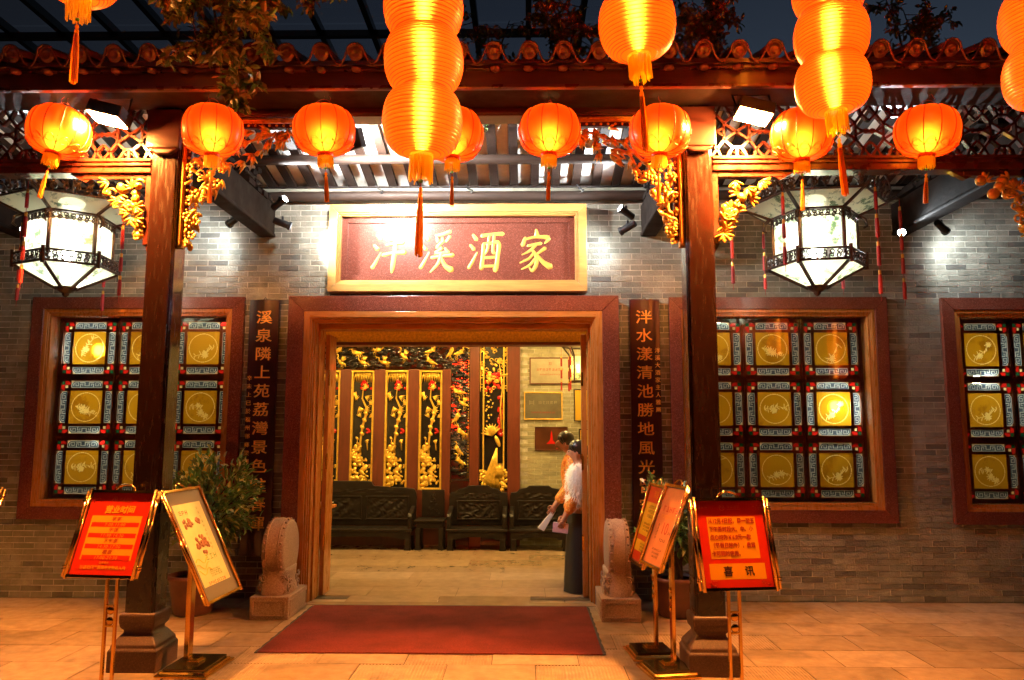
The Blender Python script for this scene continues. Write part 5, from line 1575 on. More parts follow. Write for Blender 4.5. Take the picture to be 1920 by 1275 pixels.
# ------------------------------------------------------------------ hall brick wall with plaques
hw = empty('hall_brick_wall', (.6, HB, 0), label='pale brick wall with plaques at the back of the hall', cat='wall')
b = MB(); b.box(-.079, 2.9, HB+.006, HB+.1, 0, 3.35); b.build('mortar_bed', 'mortar', hw)
pbr('hall_brick', (.33, .31, .2), rough=.75, var=.25, vscale=9, bump=.2, bscale=60)
pbr('hall_brick_dark', (.26, .25, .165), rough=.75, var=.25, vscale=9, bump=.2, bscale=60)
hbm = []
for m in ('hall_brick', 'hall_brick_dark'):
    q = MB(); q.box(-.104, .104, 0, .03, -.0255, .0255); hbm.append(q.mesh('brick', m))
rest = MB()
random.seed(6)
for r in range(56):
    z = .03 + r*.0585
    for i in range(15):
        x = .03 + i*.2135 + (.107 if r % 2 else 0)
        if x+.104 > 2.9: continue
        if .75 < z < 3.0 and x < 1.05: link_mesh('brick', random.choice(hbm), hw, (x-.6, 0, z))
        else: rest.mat(random.randrange(2)).box(x-.104, x+.104, HB, HB+.03, z-.0255, z+.0255)
rest.build('brick_field', ['hall_brick', 'hall_brick_dark'], hw, kind='stuff')
def plaque(x0, x1, z0, z1, face, edge, label, marks=()):
    t = empty('wall_plaque', ((x0+x1)/2, HB, z0), label=label, cat='plaque', group='plaques on the hall brick wall')
    b = MB(); mitre_frame(b, x0, x1, z0, z1, .016, HB-.03, HB-.002); b.build('frame', edge, t, bevel=.003)
    b = MB(); b.box(x0+.012, x1-.012, HB-.02, HB-.004, z0+.012, z1-.012); b.build('face', face, t)
    for (u, v, w, h, m) in marks:
        X, Z = x0+(x1-x0)*u, z0+(z1-z0)*v
        b = MB(); rnd = random.Random(int(u*100+v*10))
        n = max(1, int(w/(h*1.15)))
        for i in range(n):                               # rows of illegible small glyphs
            gx = X + (i-(n-1)/2)*h*1.15
            for q in range(4):
                if rnd.random() < .5: b.box(gx-h*.42, gx+h*.42, HB-.022, HB-.0205, Z+h*(-.42+.25*q), Z+h*(-.34+.25*q))
                else: b.box(gx+h*(-.4+.25*q), gx+h*(-.31+.25*q), HB-.022, HB-.0205, Z-h*.42, Z+h*.42)
        b.build('engraving', m, t)
plaque(.064, .672, 2.342, 2.74, 'plaque_steel', 'post_brown', 'steel plaque with red lettering, highest on the hall wall', ((.5, .55, .42, .04, 'ink_red'), (.5, .36, .3, .026, 'ink_red'), (.5, .78, .05, .045, 'ink_red')))
plaque(-.02, .551, 1.815, 2.224, 'plaque_dark', 'gilt_hall', 'dark green plaque with gold rim, middle of the hall wall', ((.62, .62, .3, .05, 'plaque_steel'), (.2, .62, .08, .08, 'plaque_steel'), (.5, .26, .36, .026, 'ink_red')))
plaque(.141, .626, 1.363, 1.712, 'plaque_brown', 'plaque_brown', 'brown plaque with red tower emblem, lowest on the hall wall', ((.5, .14, .2, .03, 'ink_dark'),))
t = bpy.data.objects['wall_plaque.002']
b = MB(); b.prism([(.31, 1.46), (.46, 1.46), (.43, 1.49), (.405, 1.52), (.395, 1.62), (.385, 1.66), (.375, 1.62), (.365, 1.52), (.34, 1.49)], HB-.0225, HB-.0205); b.build('emblem', 'glass_red', t)
plaque(.72, 1.2, 1.79, 2.27, 'plaque_gold', 'carved_black', 'upper gold certificate in black frame beside the door leaf', ())
plaque(.79, 1.2, 1.25, 1.68, 'plaque_gold', 'carved_black', 'lower gold certificate in black frame above the bent figure', ())
# small palace lantern inside the hall
t = empty('hall_palace_lantern', (.70, 10.2, 2.3), label='small dark hanging lantern with red tassels inside the hall', cat='lantern')
b = MB()
for k in range(6):
    a = k*PI/3; b.tube([(math.cos(a)*.11, math.sin(a)*.11, 0), (math.cos(a)*.11, math.sin(a)*.11, .34), (math.cos(a)*.2, math.sin(a)*.2, .46)], .012, 5)
    b.tube([(math.cos(a)*.11, math.sin(a)*.11, .0), (math.cos(a+PI/3)*.11, math.sin(a+PI/3)*.11, 0)], .014, 5); b.tube([(math.cos(a)*.2, math.sin(a)*.2, .46), (math.cos(a+PI/3)*.2, math.sin(a+PI/3)*.2, .46)], .014, 5)
b.tube([(0, 0, .46), (0, 0, 1.09)], .008, 5); b.build('frame', 'iron_fret', t, local=True)
b = MB()
for k in range(6):
    a = k*PI/3; c = a+PI/3
    b.add([(math.cos(a)*.105, math.sin(a)*.105, .01), (math.cos(c)*.105, math.sin(c)*.105, .01), (math.cos(c)*.105, math.sin(c)*.105, .33), (math.cos(a)*.105, math.sin(a)*.105, .33)], [(0, 1, 2, 3)])
b.build('glass_body', 'palace_glass', t, local=True)
b = MB(); b.ell((0, 0, .17), (.02, .02, .06), None, 8, 6); b.build('bulb', 'bulb_round', t, local=True)
for k in range(6):
    a = k*PI/3; p = Vector((math.cos(a)*.22, math.sin(a)*.22, .44)); b = MB()
    b.mat(0).tube([p, p+Vector((0, 0, -.1))], .002, 4)
    for q in range(3):
        z = -.1-q*.16; b.mat(1).tube([p+Vector((0, 0, z)), p+Vector((0, 0, z-.03))], .009, 6); b.mat(0).tube([p+Vector((0, 0, z-.03)), p+Vector((0, 0, z-.14))], .013, 6)
    b.build('red_tassel', ['red_silk_cord', 'gilt_hall'], t, local=True)

# ------------------------------------------------------------------ rosewood seats
def carved_panel(x0, x1, z0, z1, y, seed, amp=.012, nx=44, nz=22):
    b = MB(); b.smooth = True; rnd = random.Random(seed); o = rnd.uniform(0, 50)
    def hgt(x, z):
        p = Vector((x*13+o, z*13, o))
        w = mnoise.noise(p*.6)*2.5
        return amp*(math.sin((x*38+w*3)) * math.cos((z*42+w*3.5)) + .6*mnoise.noise(p*2.2))
    for j in range(nz+1):
        for i in range(nx+1):
            x = x0+(x1-x0)*i/nx; z = z0+(z1-z0)*j/nz
            e = min(1, 6*min(i/nx, 1-i/nx), 6*min(j/nz, 1-j/nz))
            b.v.append((x, y - hgt(x, z)*e, z))
    w = nx+1
    for j in range(nz):
        for i in range(nx):
            b.f.append((j*w+i, j*w+i+1, (j+1)*w+i+1, (j+1)*w+i)); b.m.append(0); b.sm.append(True)
    return b
def rosewood_seat(x0, x1, top, segs, label, name, seed):
    yb, yf = 11.28, 10.86
    t = empty(name, ((x0+x1)/2, (yb+yf)/2, 0), label=label, cat='seat' if name == 'armchair' else 'sofa', group='carved rosewood seats along the screen')
    w = x1-x0
    # backrest outline with stepped cloud top
    b = MB(); h0 = .30
    ps = [(x0, h0), (x1, h0), (x1, top-.15), (x1-.02, top-.1), (x1-.10, top-.09), (x1-.14, top-.05), (x1-.24, top-.03), (x1-.28, top), (x0+.28, top), (x0+.24, top-.03), (x0+.14, top-.05), (x0+.10, top-.09), (x0+.02, top-.1), (x0, top-.15)]
    if name != 'armchair': ps = [(x0, h0), (x1, h0), (x1, top-.17), (x1-.03, top-.11), (x1-.12, top-.1), (x1-.2, top-.09), (x1-.62, top-.07), (x1-.66, top-.01), (x1-.72, top), (x0, top)]
    b.prism(ps, yb-.03, yb+.04); b.build('backrest', 'rosewood', t, bevel=.006)
    for (u0, u1) in segs:
        c = carved_panel(x0+u0, x0+u1, .40, top-.24, yb-.038, seed+int(u0*10)); c.build('carved_panel', 'rosewood', t)
        m = MB(); mitre_frame(m, x0+u0-.022, x0+u1+.022, .38, top-.21, .02, yb-.05, yb-.031); m.build('panel_moulding', 'rosewood', t, bevel=.005)
    c = carved_panel(x0+.06, x1-.06, top-.175, top-.105 if name == 'armchair' else top-.11, yb-.036, seed+5, .008, 50, 6); c.build('carved_crest', 'rosewood', t)
    b = MB(); b.box(x0, x1, yf, yb-.031, .255, .295); b.build('seat', 'rosewood', t, bevel=.01)
    b = MB(); ps = [(x0+.02, .254), (x0+.02, .15), (x0+.16, .15), (x0+.2, .17), (x0+.3, .185), (x1-.3, .185), (x1-.2, .17), (x1-.16, .15), (x1-.02, .15), (x1-.02, .254)]
    b.prism(ps, yf+.015, yf+.05); b.build('apron', 'rosewood', t, bevel=.005)
    c = carved_panel(x0+.1, x1-.1, .195, .245, yf+.013, seed+9, .006, 50, 5); c.build('carved_apron', 'rosewood', t)
    for x in (x0+.02, x1-.1):
        for y in (yf+.01, yb-.08):
            b = MB(); b.prism([(x, .16), (x+.08, .16), (x+.078, .06), (x+.09, .0), (x-.01, .0), (x+.002, .06)], y, y+.07); b.build('leg', 'rosewood', t, bevel=.008)
    for x in (x0+.005, x1-.065):
        if name != 'armchair' and x < x0+.1: continue
        b = MB()
        b.prism([(yf+.03, .296), (yf+.10, .296), (yf+.11, .42), (yf+.2, .45), (yb-.04, .53), (yb-.04, .58), (yf+.14, .52), (yf+.05, .5), (yf+.02, .46)], x, x+.06, 'X')
        b.build('arm', 'rosewood', t, bevel=.008)
    return t
rosewood_seat(-3.9, -1.575, .925, ((.1, .62), (.68, 1.52), (1.62, 2.2)), 'long carved rosewood sofa below the gilded bamboo panels', 'sofa', 20)
rosewood_seat(-1.1, -.255, .865, ((.13, .715),), 'carved rosewood armchair next to the small tea table', 'armchair', 40)
rosewood_seat(-.225, .62, .865, ((.13, .715),), 'carved rosewood armchair beside the two standing people', 'armchair', 60)
t = empty('tea_table', (-1.335, 11.05, 0), label='small square rosewood tea table between sofa and armchair', cat='table', group=None)
b = MB(); b.box(-1.545, -1.125, 10.88, 11.25, .385, .415); b.build('tabletop', 'rosewood', t, bevel=.008)
b = MB(); b.box(-1.52, -1.15, 10.905, 11.23, .30, .384); b.build('drawer_box', 'rosewood', t, bevel=.004)
c = carved_panel(-1.5, -1.17, .315, .372, 10.902, 3, .005, 30, 5); c.build('carved_apron', 'rosewood', t)
for x in (-1.53, -1.21):
    for y in (10.89, 11.17):
        b = MB(); b.prism([(x, .3), (x+.07, .3), (x+.065, .06), (x+.08, 0), (x-.01, 0), (x+.005, .06)], y, y+.06); b.build('leg', 'rosewood', t, bevel=.006)
# low flower panel standing behind the table
t = empty('table_screen', (-1.33, 11.32, .3), label='dark panel with a carved flower above the tea table', cat='panel')
b = MB(); b.box(-1.5, -1.17, 11.31, 11.335, .416, .80); b.build('panel', 'rosewood', t, bevel=.004)
b = MB(); b.smooth = True; rnd = random.Random(2)
for k in range(30):
    z = rnd.uniform(.45, .74); x = -1.335 + rnd.uniform(-1, 1)*.09*(1-(z-.45)/.36)
    b.ell((x, 11.305, z), (.012, .008, .016), rotm(rnd), 6, 4)
b.build('flower_relief', 'rosewood', t)
# folded paper box and bowl
t = empty('paper_box', (-.92, 11.0, 0), label='pink paper box standing on the floor under the armchair', cat='box')
b = MB(); b.box(-.81, -.65, 11.28, 11.36, 0, .30); b.build('carton', 'pink_paper', t, bevel=.004)
b = MB(); b.prism([(-.81, .301), (-.65, .301), (-.67, .33), (-.73, .35), (-.79, .33)], 11.29, 11.35); b.build('flap', 'pink_paper', t)
t = empty('side_shelf', (-2.48, 9.6, .72), label='small wooden shelf with a dish peeping in behind the door leaf', cat='shelf')
b = MB(); b.box(-2.7, -2.36, 9.45, 9.75, .70, .735); b.build('shelf_board', 'teak', t, bevel=.004)
b = MB(); b.smooth = True; b.lathe([(0, .736), (.05, .737), (.09, .765), (.095, .77), (.05, .745), (0, .742)], 16, (-2.46, 9.6, 0)); b.build('dish', 'white_plate', t)
b = MB(); b.box(-2.7, -2.66, 9.48, 9.72, .4, .699); b.build('shelf_bracket', 'teak', t)
# ------------------------------------------------------------------ notice boards on stands
def glyphs(mb, x, z, n, h, rnd, y=-.0045, vertical=False, gap=1.15):
    """a row of tiny illegible characters built from strokes"""
    for i in range(n):
        gx, gz = (x + (i-(n-1)/2)*h*gap, z) if not vertical else (x, z - i*h*gap)
        for q in range(3):
            if rnd.random() < .55: mb.box(gx-h*.4, gx+h*.4, y, y+.0006, gz+h*(-.38+.33*q), gz+h*(-.26+.33*q))
            else: mb.box(gx+h*(-.36+.3*q), gx+h*(-.25+.3*q), y, y+.0006, gz-h*.4, gz+h*.42)

def stand_frame(name, label, c, yaw, tilt, w, h, style, zfoot=0.0):
    T = empty(name, (c[0], c[1], 0), (0, 0, yaw), label=label, cat='sign')
    B = empty('board', (0, 0, c[2]), (-tilt, 0, 0)); setparent(B, T)
    # chrome-gold frame: double tubes at the sides, flat rails top and bottom, rings at the corners
    b = MB(); b.smooth = True
    for s_ in (-1, 1):
        b.tube([(s_*(w/2-.008), -.012, -h/2-.012), (s_*(w/2-.008), -.012, h/2+.012)], .011, 10)
        b.tube([(s_*(w/2+.016), -.006, -h/2), (s_*(w/2+.016), -.006, h/2)], .009, 10)
        for z in (-h/2+.05, -h/2+.066, h/2-.05, h/2-.066): b.tube([(s_*(w/2-.02), -.013, z), (s_*(w/2+.032), -.008, z)], .0065, 8)
    b.smooth = False
    b.box(-w/2, w/2, -.02, .004, h/2-.014, h/2+.004); b.box(-w/2, w/2, -.02, .004, -h/2-.004, -h/2+.014)
    b.build('gold_frame', 'brass', B, local=True)
    b = MB(); b.box(-w/2, w/2, .001, .012, -h/2, h/2); b.build('backing', 'mount_grey', B, local=True)
    b = MB(); b.smooth = True
    pts = [(math.cos(a)*.07, 0, h/2+.002+math.sin(a)*.045) for a in [PI*i/12 for i in range(13)]]
    b.tube(pts, .007, 8); b.build('handle', 'brass', B, local=True)
    return T, B

def sheet(B, x0, x1, z0, z1, m, k=0, nm='poster'):
    b = MB(); b.box(x0, x1, -.0015-.0006*k, .0008, z0, z1); return b.build(nm, m, B, local=True)

def two_post_stand(T, zc, half=.035):
    b = MB()
    for s_ in (-1, 1): b.box(s_*half-.009, s_*half+.009, .02, .04, .02, zc)
    b.build('post', 'brass', T, local=True, bevel=.002)
    b = MB(); b.box(-half+.0095, half-.0095, .018, .042, .395, .405); b.box(-half+.0095, half-.0095, .018, .042, .52, .53); b.build('medallion_bar', 'brass', T, local=True)
    for z in (.43, .495):
        b = MB(); b.smooth = True; b.lathe([(0, .008), (.02, .008), (.025, .004), (.026, 0)], 16, (0, .028, z), Matrix.Rotation(PI/2, 4, 'X')); b.build('medallion', 'brass', T, local=True)
    b = MB(); b.smooth = True; b.lathe([(.2, 0), (.2, .008), (.17, .02), (.06, .03), (0, .03)], 28, (0, .03, .001)); b.build('foot', 'dark_brass', T, local=True)

# opening hours board
w, h = .472, .551
T, B = stand_frame('hours_board', 'red opening hours board on two thin brass posts before the peeling column', (-2.64, 4.98, .976), R(-6.9), R(21.1), w, h, 0)
two_post_stand(T, .80)
sheet(B, -w/2+.02, w/2-.02, -h/2+.014, h/2-.014, 'poster_red')
sheet(B, -.175, .175, -.165, .115, 'poster_orange', 1, 'print')
for z in (.040, -.034, -.108, -.152+.012):
    pass
rowz = [.088, .052, .017, -.02, -.055, -.09, -.124, -.150]
tx = lambda s_, size, m, x, z, B=B, **k: text(s_, size, m, B, (x, -.0034, z), depth=.0004, name='lettering', **k)
tx('营业时间', .052, 'poster_orange', .005, .152, bold=.0016, shear=.15)
for i, (lab, hrs) in enumerate((('早茶', '7:00-11:00'), ('午饭', '11:30-14:30'), ('下午茶', '14:30-17:00'), ('晚饭', '17:00-21:30'))):
    z = .092 - i*.0695
    tx(lab, .031, 'ink_red', .0, z, shear=.2, spacing=1.25)
    sheet(B, -.165, .165, z-.049, z-.020, 'poster_red', 2, 'print')
    tx(hrs, .029, 'poster_orange', .0, z-.036, shear=.15, spacing=1.15)
tx('温馨提示', .017, 'poster_orange', .0, -.184)
tx('酒楼范围严禁携带宠物进入内', .024, 'poster_orange', -.0, -.214, bold=.0004)
# emblem and name at the head of the poster
def emblem(B, z):
    b = MB(); n = 20
    for i in range(n):
        a0, a1 = 2*PI*i/n, 2*PI*(i+1)/n
        b.add([(-.05+math.cos(a)*q, -.0025, z+math.sin(a)*q) for a in (a0, a1) for q in (.015, .019)], [(0, 1, 3, 2)])
    b.tube([(-.062, -.003, z), (-.052, -.003, z+.009), (-.046, -.003, z-.006), (-.038, -.003, z+.006)], .0025, 4)
    b.build('emblem', 'poster_pale_red', B, local=True)
    text('泮溪酒家', .021, 'poster_pale_red', B, (.025, -.0034, z+.002), depth=.0004, spacing=1.1)
    b = MB(); b.box(-.02, .07, -.0032, -.0025, z-.013, z-.0105); b.build('print_line', 'poster_pale_red', B, local=True)
    b = MB(); rnd = random.Random(1)
    for sx in (-1, 1):
        for k in range(18):
            x = sx*(.205 - rnd.uniform(0, .06)); zz = z+.015 - rnd.uniform(0, .03)*(1 if abs(x) > .17 else .5)
            b.tube([(x, -.0026, zz), (x+rnd.uniform(-.01, .01), -.0026, zz+rnd.uniform(-.008, .008))], .0014, 4)
    b.build('corner_ornament', 'poster_pale_red', B, local=True)
emblem(B, .222)

# good news board
w, h = .474, .55
T, B = stand_frame('notice_board', 'orange and red dim sum price notice on two thin brass posts before the column', (1.293, 4.9, .941), R(8.3), R(15.8), w, h, 0)
two_post_stand(T, .76)
sheet(B, -w/2+.02, w/2-.02, -h/2+.014, h/2-.014, 'poster_red')
sheet(B, -.158, .158, -.09, .165, 'poster_orange', 1, 'print')
sheet(B, -.178, .178, -.212, -.118, 'poster_orange', 1, 'print')
for i, s_ in enumerate(('从12月4日起，周一至五', '下午茶时段大、中、小', '点心均为￥6.8元一款', '（节假日除外），贵宾', '卡可同时使用。')):
    text(s_, .0315, 'ink_red', B, (-.152, -.0034, .137 - i*.0495), depth=.0004, bold=.0005, sx=.92, sy=1.12, align='LEFT')
text('喜', .062, 'ink_dark', B, (-.062, -.0034, -.168), depth=.0004, bold=.0012)
text('讯', .062, 'ink_dark', B, (.075, -.0034, -.168), depth=.0004, bold=.0012)
emblem(B, .222)
b = MB(); rnd = random.Random(3)
for sx in (-1, 1):
    for k in range(20):
        x = sx*(.2 - rnd.uniform(0, .06)); zz = -.25 + rnd.uniform(0, .03)
        b.tube([(x, -.0026, zz), (x+rnd.uniform(-.012, .012), -.0026, zz+rnd.uniform(-.006, .008))], .0014, 4)
b.build('corner_ornament', 'poster_pale_red', B, local=True)

def stepped_foot(T, wx, wy, pole_w):
    b = MB(); b.box(-wx/2, wx/2, -wy/2, wy/2, .001, .018); b.prism([(-wx/2+.015, .0185), (wx/2-.015, .0185), (wx/2-.035, .034), (-wx/2+.035, .034)], -wy/2+.02, wy/2-.02); b.build('foot_plate', 'brass', T, local=True, bevel=.005)
    b = MB(); b.box(-wx/2+.045, wx/2-.045, -wy/2+.04, wy/2-.04, .0345, .05); b.build('foot_top', 'dark_brass', T, local=True, bevel=.003)
    b = MB(); b.box(-.06, .06, -.045, .045, .0505, .062); b.box(-pole_w/2-.012, pole_w/2+.012, -.032, .032, .0625, .074); b.build('collar', 'brass', T, local=True, bevel=.003)

# menu board seen edge-on beside the hours board
w, h = .56, .81
T, B = stand_frame('menu_board', 'tall cream menu board in brass frame, turned towards the doorway', (-2.278, 5.5, .849), R(88), R(25.7), w, h, 1)
b = MB(); b.box(-.035, .035, .04, .075, .07, .80); b.build('post', 'brass', T, local=True, bevel=.004)
stepped_foot(T, .46, .36, .07)
sheet(B, -.255, .255, -.385, .385, 'mount_grey')
sheet(B, -.205, .205, -.30, .30, 'poster_cream', 1, 'print')
rnd = random.Random(9)
for k in range(3):
    b = MB(); glyphs(b, -.145+.045*k, .235, 1, .038, rnd); b.build('lettering', 'ink_red', B, local=True)
b = MB(); glyphs(b, .12, .25, 10, .026, rnd, vertical=True, gap=1.3); b.build('lettering', 'ink_green', B, local=True)
def dish(x, z, r, n):
    b = MB(); b.smooth = True
    for k in range(n):
        a = rnd.uniform(0, 6.28); q = r*math.sqrt(rnd.random())
        b.ell((x+math.cos(a)*q, -.003, z+math.sin(a)*q*.75), (.018, .003, .015), None, 6, 4)
    b.build('dish_picture', 'food_brown', B, local=True)
dish(-.09, .15, .06, 22); dish(.06, .16, .03, 8); dish(.0, -.01, .09, 40)
for k in range(3):
    b = MB(); glyphs(b, -.01+.06*k, -.11, 1, .05, rnd); b.build('lettering', 'ink_green', B, local=True)
b = MB()
for k in range(4): glyphs(b, .03, -.2-.014*k, 12, .012, rnd)
b.build('lettering', 'ink_green', B, local=True)
b = MB(); glyphs(b, .0, -.285, 9, .026, rnd); b.build('lettering', 'ink_red', B, local=True)
b = MB(); b.smooth = True
for k in range(3):
    b.tube([(-.19+i*.012, -.003, -.12-.04*k+.02*math.sin(i*.5+k)) for i in range(16)], .003, 4)
b.build('print_swirl', 'poster_yellow', B, local=True)

# the two price boards
def price_board(c, yaw, tilt, w, h, label, kind):
    T, B = stand_frame('price_board', label, c, yaw, tilt, w, h, 1)
    b = MB(); b.box(-.026, .026, .03, .055, .07, c[2]-.02); b.build('post', 'brass', T, local=True, bevel=.003)
    b = MB(); b.smooth = True
    for k in range(3): b.ell((0, .025, .42+.06*k), (.014, .006, .022), None, 8, 5)
    b.build('post_ornament', 'brass', T, local=True)
    stepped_foot(T, .36, .34, .05)
    rnd = random.Random(kind)
    x0, x1, z0, z1 = -w/2+.022, w/2-.022, -h/2+.02, h/2-.02
    if kind == 1:
        sheet(B, x0, x1, z0, z1, 'poster_yellow')
        sheet(B, x0, x1, z1-.12, z1, 'poster_deep_red', 1, 'print'); sheet(B, x0, x1, -.13, -.09, 'poster_deep_red', 1, 'print'); sheet(B, x0, x1, z0, z0+.07, 'poster_deep_red', 1, 'print')
        text('泮溪', .06, 'poster_orange', B, (.02, -.0034, z1-.06), depth=.0004)
        for (gx, gz, dz, gn, gh) in ((.0, .13, .035, 5, .028), (-.02, .0, .024, 9, .017), (.02, -.155, .022, 8, .016)):
            b = MB()
            for k in range(3): glyphs(b, gx, gz-dz*k, gn, gh, rnd)
            b.build('lettering', 'ink_dark', B, local=True)
    else:
        sheet(B, x0, x1, z0, z1, 'poster_salmon')
        b = MB(); glyphs(b, .02, .12, 5, .05, rnd); b.build('lettering', 'ink_red', B, local=True)
        b = MB(); glyphs(b, .02, .065, 8, .028, rnd); b.build('lettering', 'poster_orange', B, local=True)
        text('10', .12, 'ink_red', B, (.02, -.0034, -.02), depth=.0004)
        for (gx, gz, gn, gh, ve) in ((-.1, .0, 5, .02, True), (.12, -.04, 2, .022, False), (.04, -.1, 4, .024, False)):
            b = MB(); glyphs(b, gx, gz, gn, gh, rnd, vertical=ve); b.build('lettering', 'ink_dark', B, local=True)
        b = MB()
        for k in range(3): glyphs(b, .0, -.17-.026*k, 10-k*2, .016, rnd)
        b.build('lettering', 'ink_dark', B, local=True)
price_board((.924, 5.92, .939), R(-84.4), R(16.9), .433, .607, 'yellow and red price board in brass frame, nearer the stone drum', 1)
price_board((.974, 5.5, .974), R(-79.4), R(20.9), .417, .587, 'salmon pink price board in brass frame, in front of its yellow neighbour', 2)
# a board that only just enters at the picture edge
T, B = stand_frame('edge_board', 'red board whose brass corner just enters at the picture edge', (-3.66, 4.98, .99), R(-6), R(21), .47, .55, 0)
two_post_stand(T, .80); sheet(B, -.215, .215, -.26, .26, 'poster_red')

# ------------------------------------------------------------------ potted plants
def potted_plant(x, y, label, n, rx, rz, zc, seed, lean=0.0):
    t = empty('potted_plant', (x, y, 0), label=label, cat='plant', group='potted plants behind the columns')
    b = MB(); b.smooth = True
    b.lathe([(0, .0), (.15, .0), (.17, .02), (.2, .2), (.215, .3), (.235, .315), (.235, .345), (.215, .35), (.2, .335), (.19, .31), (0, .31)], 28)
    b.build('pot', 'clay_pot', t, local=True)
    b = MB(); b.lathe([(0, .3145), (.19, .3145)], 20); b.build('earth', 'soil', t, local=True)
    rnd = random.Random(seed)
    st = MB(); fo = MB()
    tips = []
    for k in range(26):
        a = rnd.uniform(0, 6.28); q = math.sqrt(rnd.random())
        tip = Vector((lean + math.cos(a)*q*rx, math.sin(a)*q*rx*.8, zc + rnd.uniform(-1, 1)*rz*math.sqrt(max(0, 1-q*q*.8))))
        mid = Vector((tip.x*.35, tip.y*.35, .32 + (tip.z-.32)*.6 + .05))
        st.tube([(rnd.uniform(-.05, .05), rnd.uniform(-.05, .05), .3), mid, tip], [.011, .007, .003], 5)
        tips += [mid.lerp(tip, u) for u in (.3, .6, .8, 1)]
    st.build('stems', 'bark', t, local=True)
    for k in range(n):
        p = rnd.choice(tips) + Vector((rnd.gauss(0, .045), rnd.gauss(0, .045), rnd.gauss(0, .045)))
        c = Vector((lean, 0, zc-.15)); d = (p-c).normalized() + Vector((rnd.gauss(0, .5), rnd.gauss(0, .5), rnd.gauss(-.15, .5)))
        fo.mat(0 if rnd.random() < .8 else 1).leaf(p, d, (rnd.gauss(0, .4), rnd.gauss(0, .4), 1), rnd.uniform(.06, .10), rnd.uniform(.028, .042))
    fo.build('foliage', ['leaf_green', 'leaf_pale'], t, local=True)
potted_plant(-3.0, 7.12, 'bushy potted plant with broad leaves behind the menu board', 2700, .46, .38, .98, 4, .12)
potted_plant(1.36, 7.14, 'leafy potted plant behind the price boards and column', 1700, .3, .36, .85, 9, 0)

# ------------------------------------------------------------------ branches hanging in and shrubs behind the ridge
def branch(name, start, bends, n, spread, leafL, label, seed, mats, cat='branch', group=None):
    t = empty(name, start, label=label, cat=cat, group=group)
    rnd = random.Random(seed)
    st = MB(); fo = MB(); nodes = []
    for pts in bends:
        P = [Vector(p)-Vector(start) for p in pts]
        st.tube(P, [.014*(1-.75*i/(len(P)-1)) for i in range(len(P))], 6)
        for a, b_ in zip(P, P[1:]):
            for u in range(6):
                q = a.lerp(b_, u/6)
                e = q + Vector((rnd.gauss(0, spread), rnd.gauss(0, spread*.8), rnd.gauss(-spread*.25, spread*.7)))
                st.tube([q, (q+e)/2+Vector((0, 0, .02)), e], [.005, .004, .002], 4)
                nodes += [q.lerp(e, w) for w in (.4, .7, 1)]
    st.build('twigs', 'bark', t, local=True)
    for k in range(n):
        p = rnd.choice(nodes) + Vector((rnd.gauss(0, .02), rnd.gauss(0, .02), rnd.gauss(0, .02)))
        d = Vector((rnd.gauss(0, .7), rnd.gauss(0, .7), rnd.gauss(-.35, .6)))
        fo.mat(rnd.choices((0, 1, 2), (3, 4, 3))[0]).leaf(p, d, (rnd.gauss(0, .6), rnd.gauss(0, .6), 1), leafL*rnd.uniform(.7, 1.15), leafL*rnd.uniform(.4, .6))
    fo.build('leaves', mats, t, local=True)
lm = ['leaf_lit_orange', 'leaf_green', 'leaf_pale']
branch('hanging_branch', (-2.2, 4.6, 5.2), [[(-2.2, 4.6, 5.2), (-2.05, 4.62, 4.6), (-1.98, 4.62, 4.2), (-1.93, 4.65, 3.78)], [(-2.15, 4.6, 5.0), (-1.85, 4.6, 4.5), (-1.72, 4.62, 4.15)], [(-2.2, 4.6, 5.1), (-2.15, 4.55, 4.5), (-2.1, 4.6, 4.1)]], 3000, .145, .082, 'leafy branch hanging down in front of the tiles near the column', 5, lm, group='branches hanging in from above')
branch('hanging_branch', (-1.5, 4.9, 5.2), [[(-1.5, 4.9, 5.2), (-1.42, 4.9, 4.75), (-1.45, 4.9, 4.42)], [(-1.5, 4.9, 5.1), (-1.3, 4.9, 4.8), (-1.22, 4.9, 4.6)]], 420, .1, .07, 'small leafy twig at the top edge beside the tall lantern string', 6, lm, group='branches hanging in from above')
for i, (x, y, z, n, sp, lab) in enumerate(((.27, 5.75, 4.86, 1300, .15, 'rust lit shrub on the roof just before the lone lantern'), (.98, 5.9, 4.92, 700, .12, 'rust lit shrub on the roof between the lone lantern and the string'), (1.36, 5.75, 4.93, 1300, .15, 'rust lit shrub on the roof beside the three lantern string'),
                                           (2.46, 6.0, 4.80, 90, .05, 'thin upright sprig growing on the roof against the dusk sky'), (3.2, 6.1, 5.02, 900, .15, 'dark shrub on the roof near the picture edge'), (-.33, 6.6, 5.2, 400, .14, 'dark shrub on the roof behind the tall lantern string'), (-2.75, 6.6, 5.2, 260, .12, 'dark shrub above the tiles beyond the hanging branch'))):
    branch('roof_shrub', (x, y, 4.4), [[(x, y, 4.36), (x+.03, y, z-.15), (x-.04, y, z+.12)], [(x+.02, y, 4.4), (x+.12, y, z-.05), (x+.2*sp/.15, y, z+.15)], [(x, y, 4.4), (x-.1, y, z-.02), (x-.18*sp/.15, y, z+.22)]], n, sp, .062, lab, 20+i, ['leaf_lit_orange', 'leaf_lit_orange', 'leaf_green'], 'shrub', 'shrubs growing on the roof')

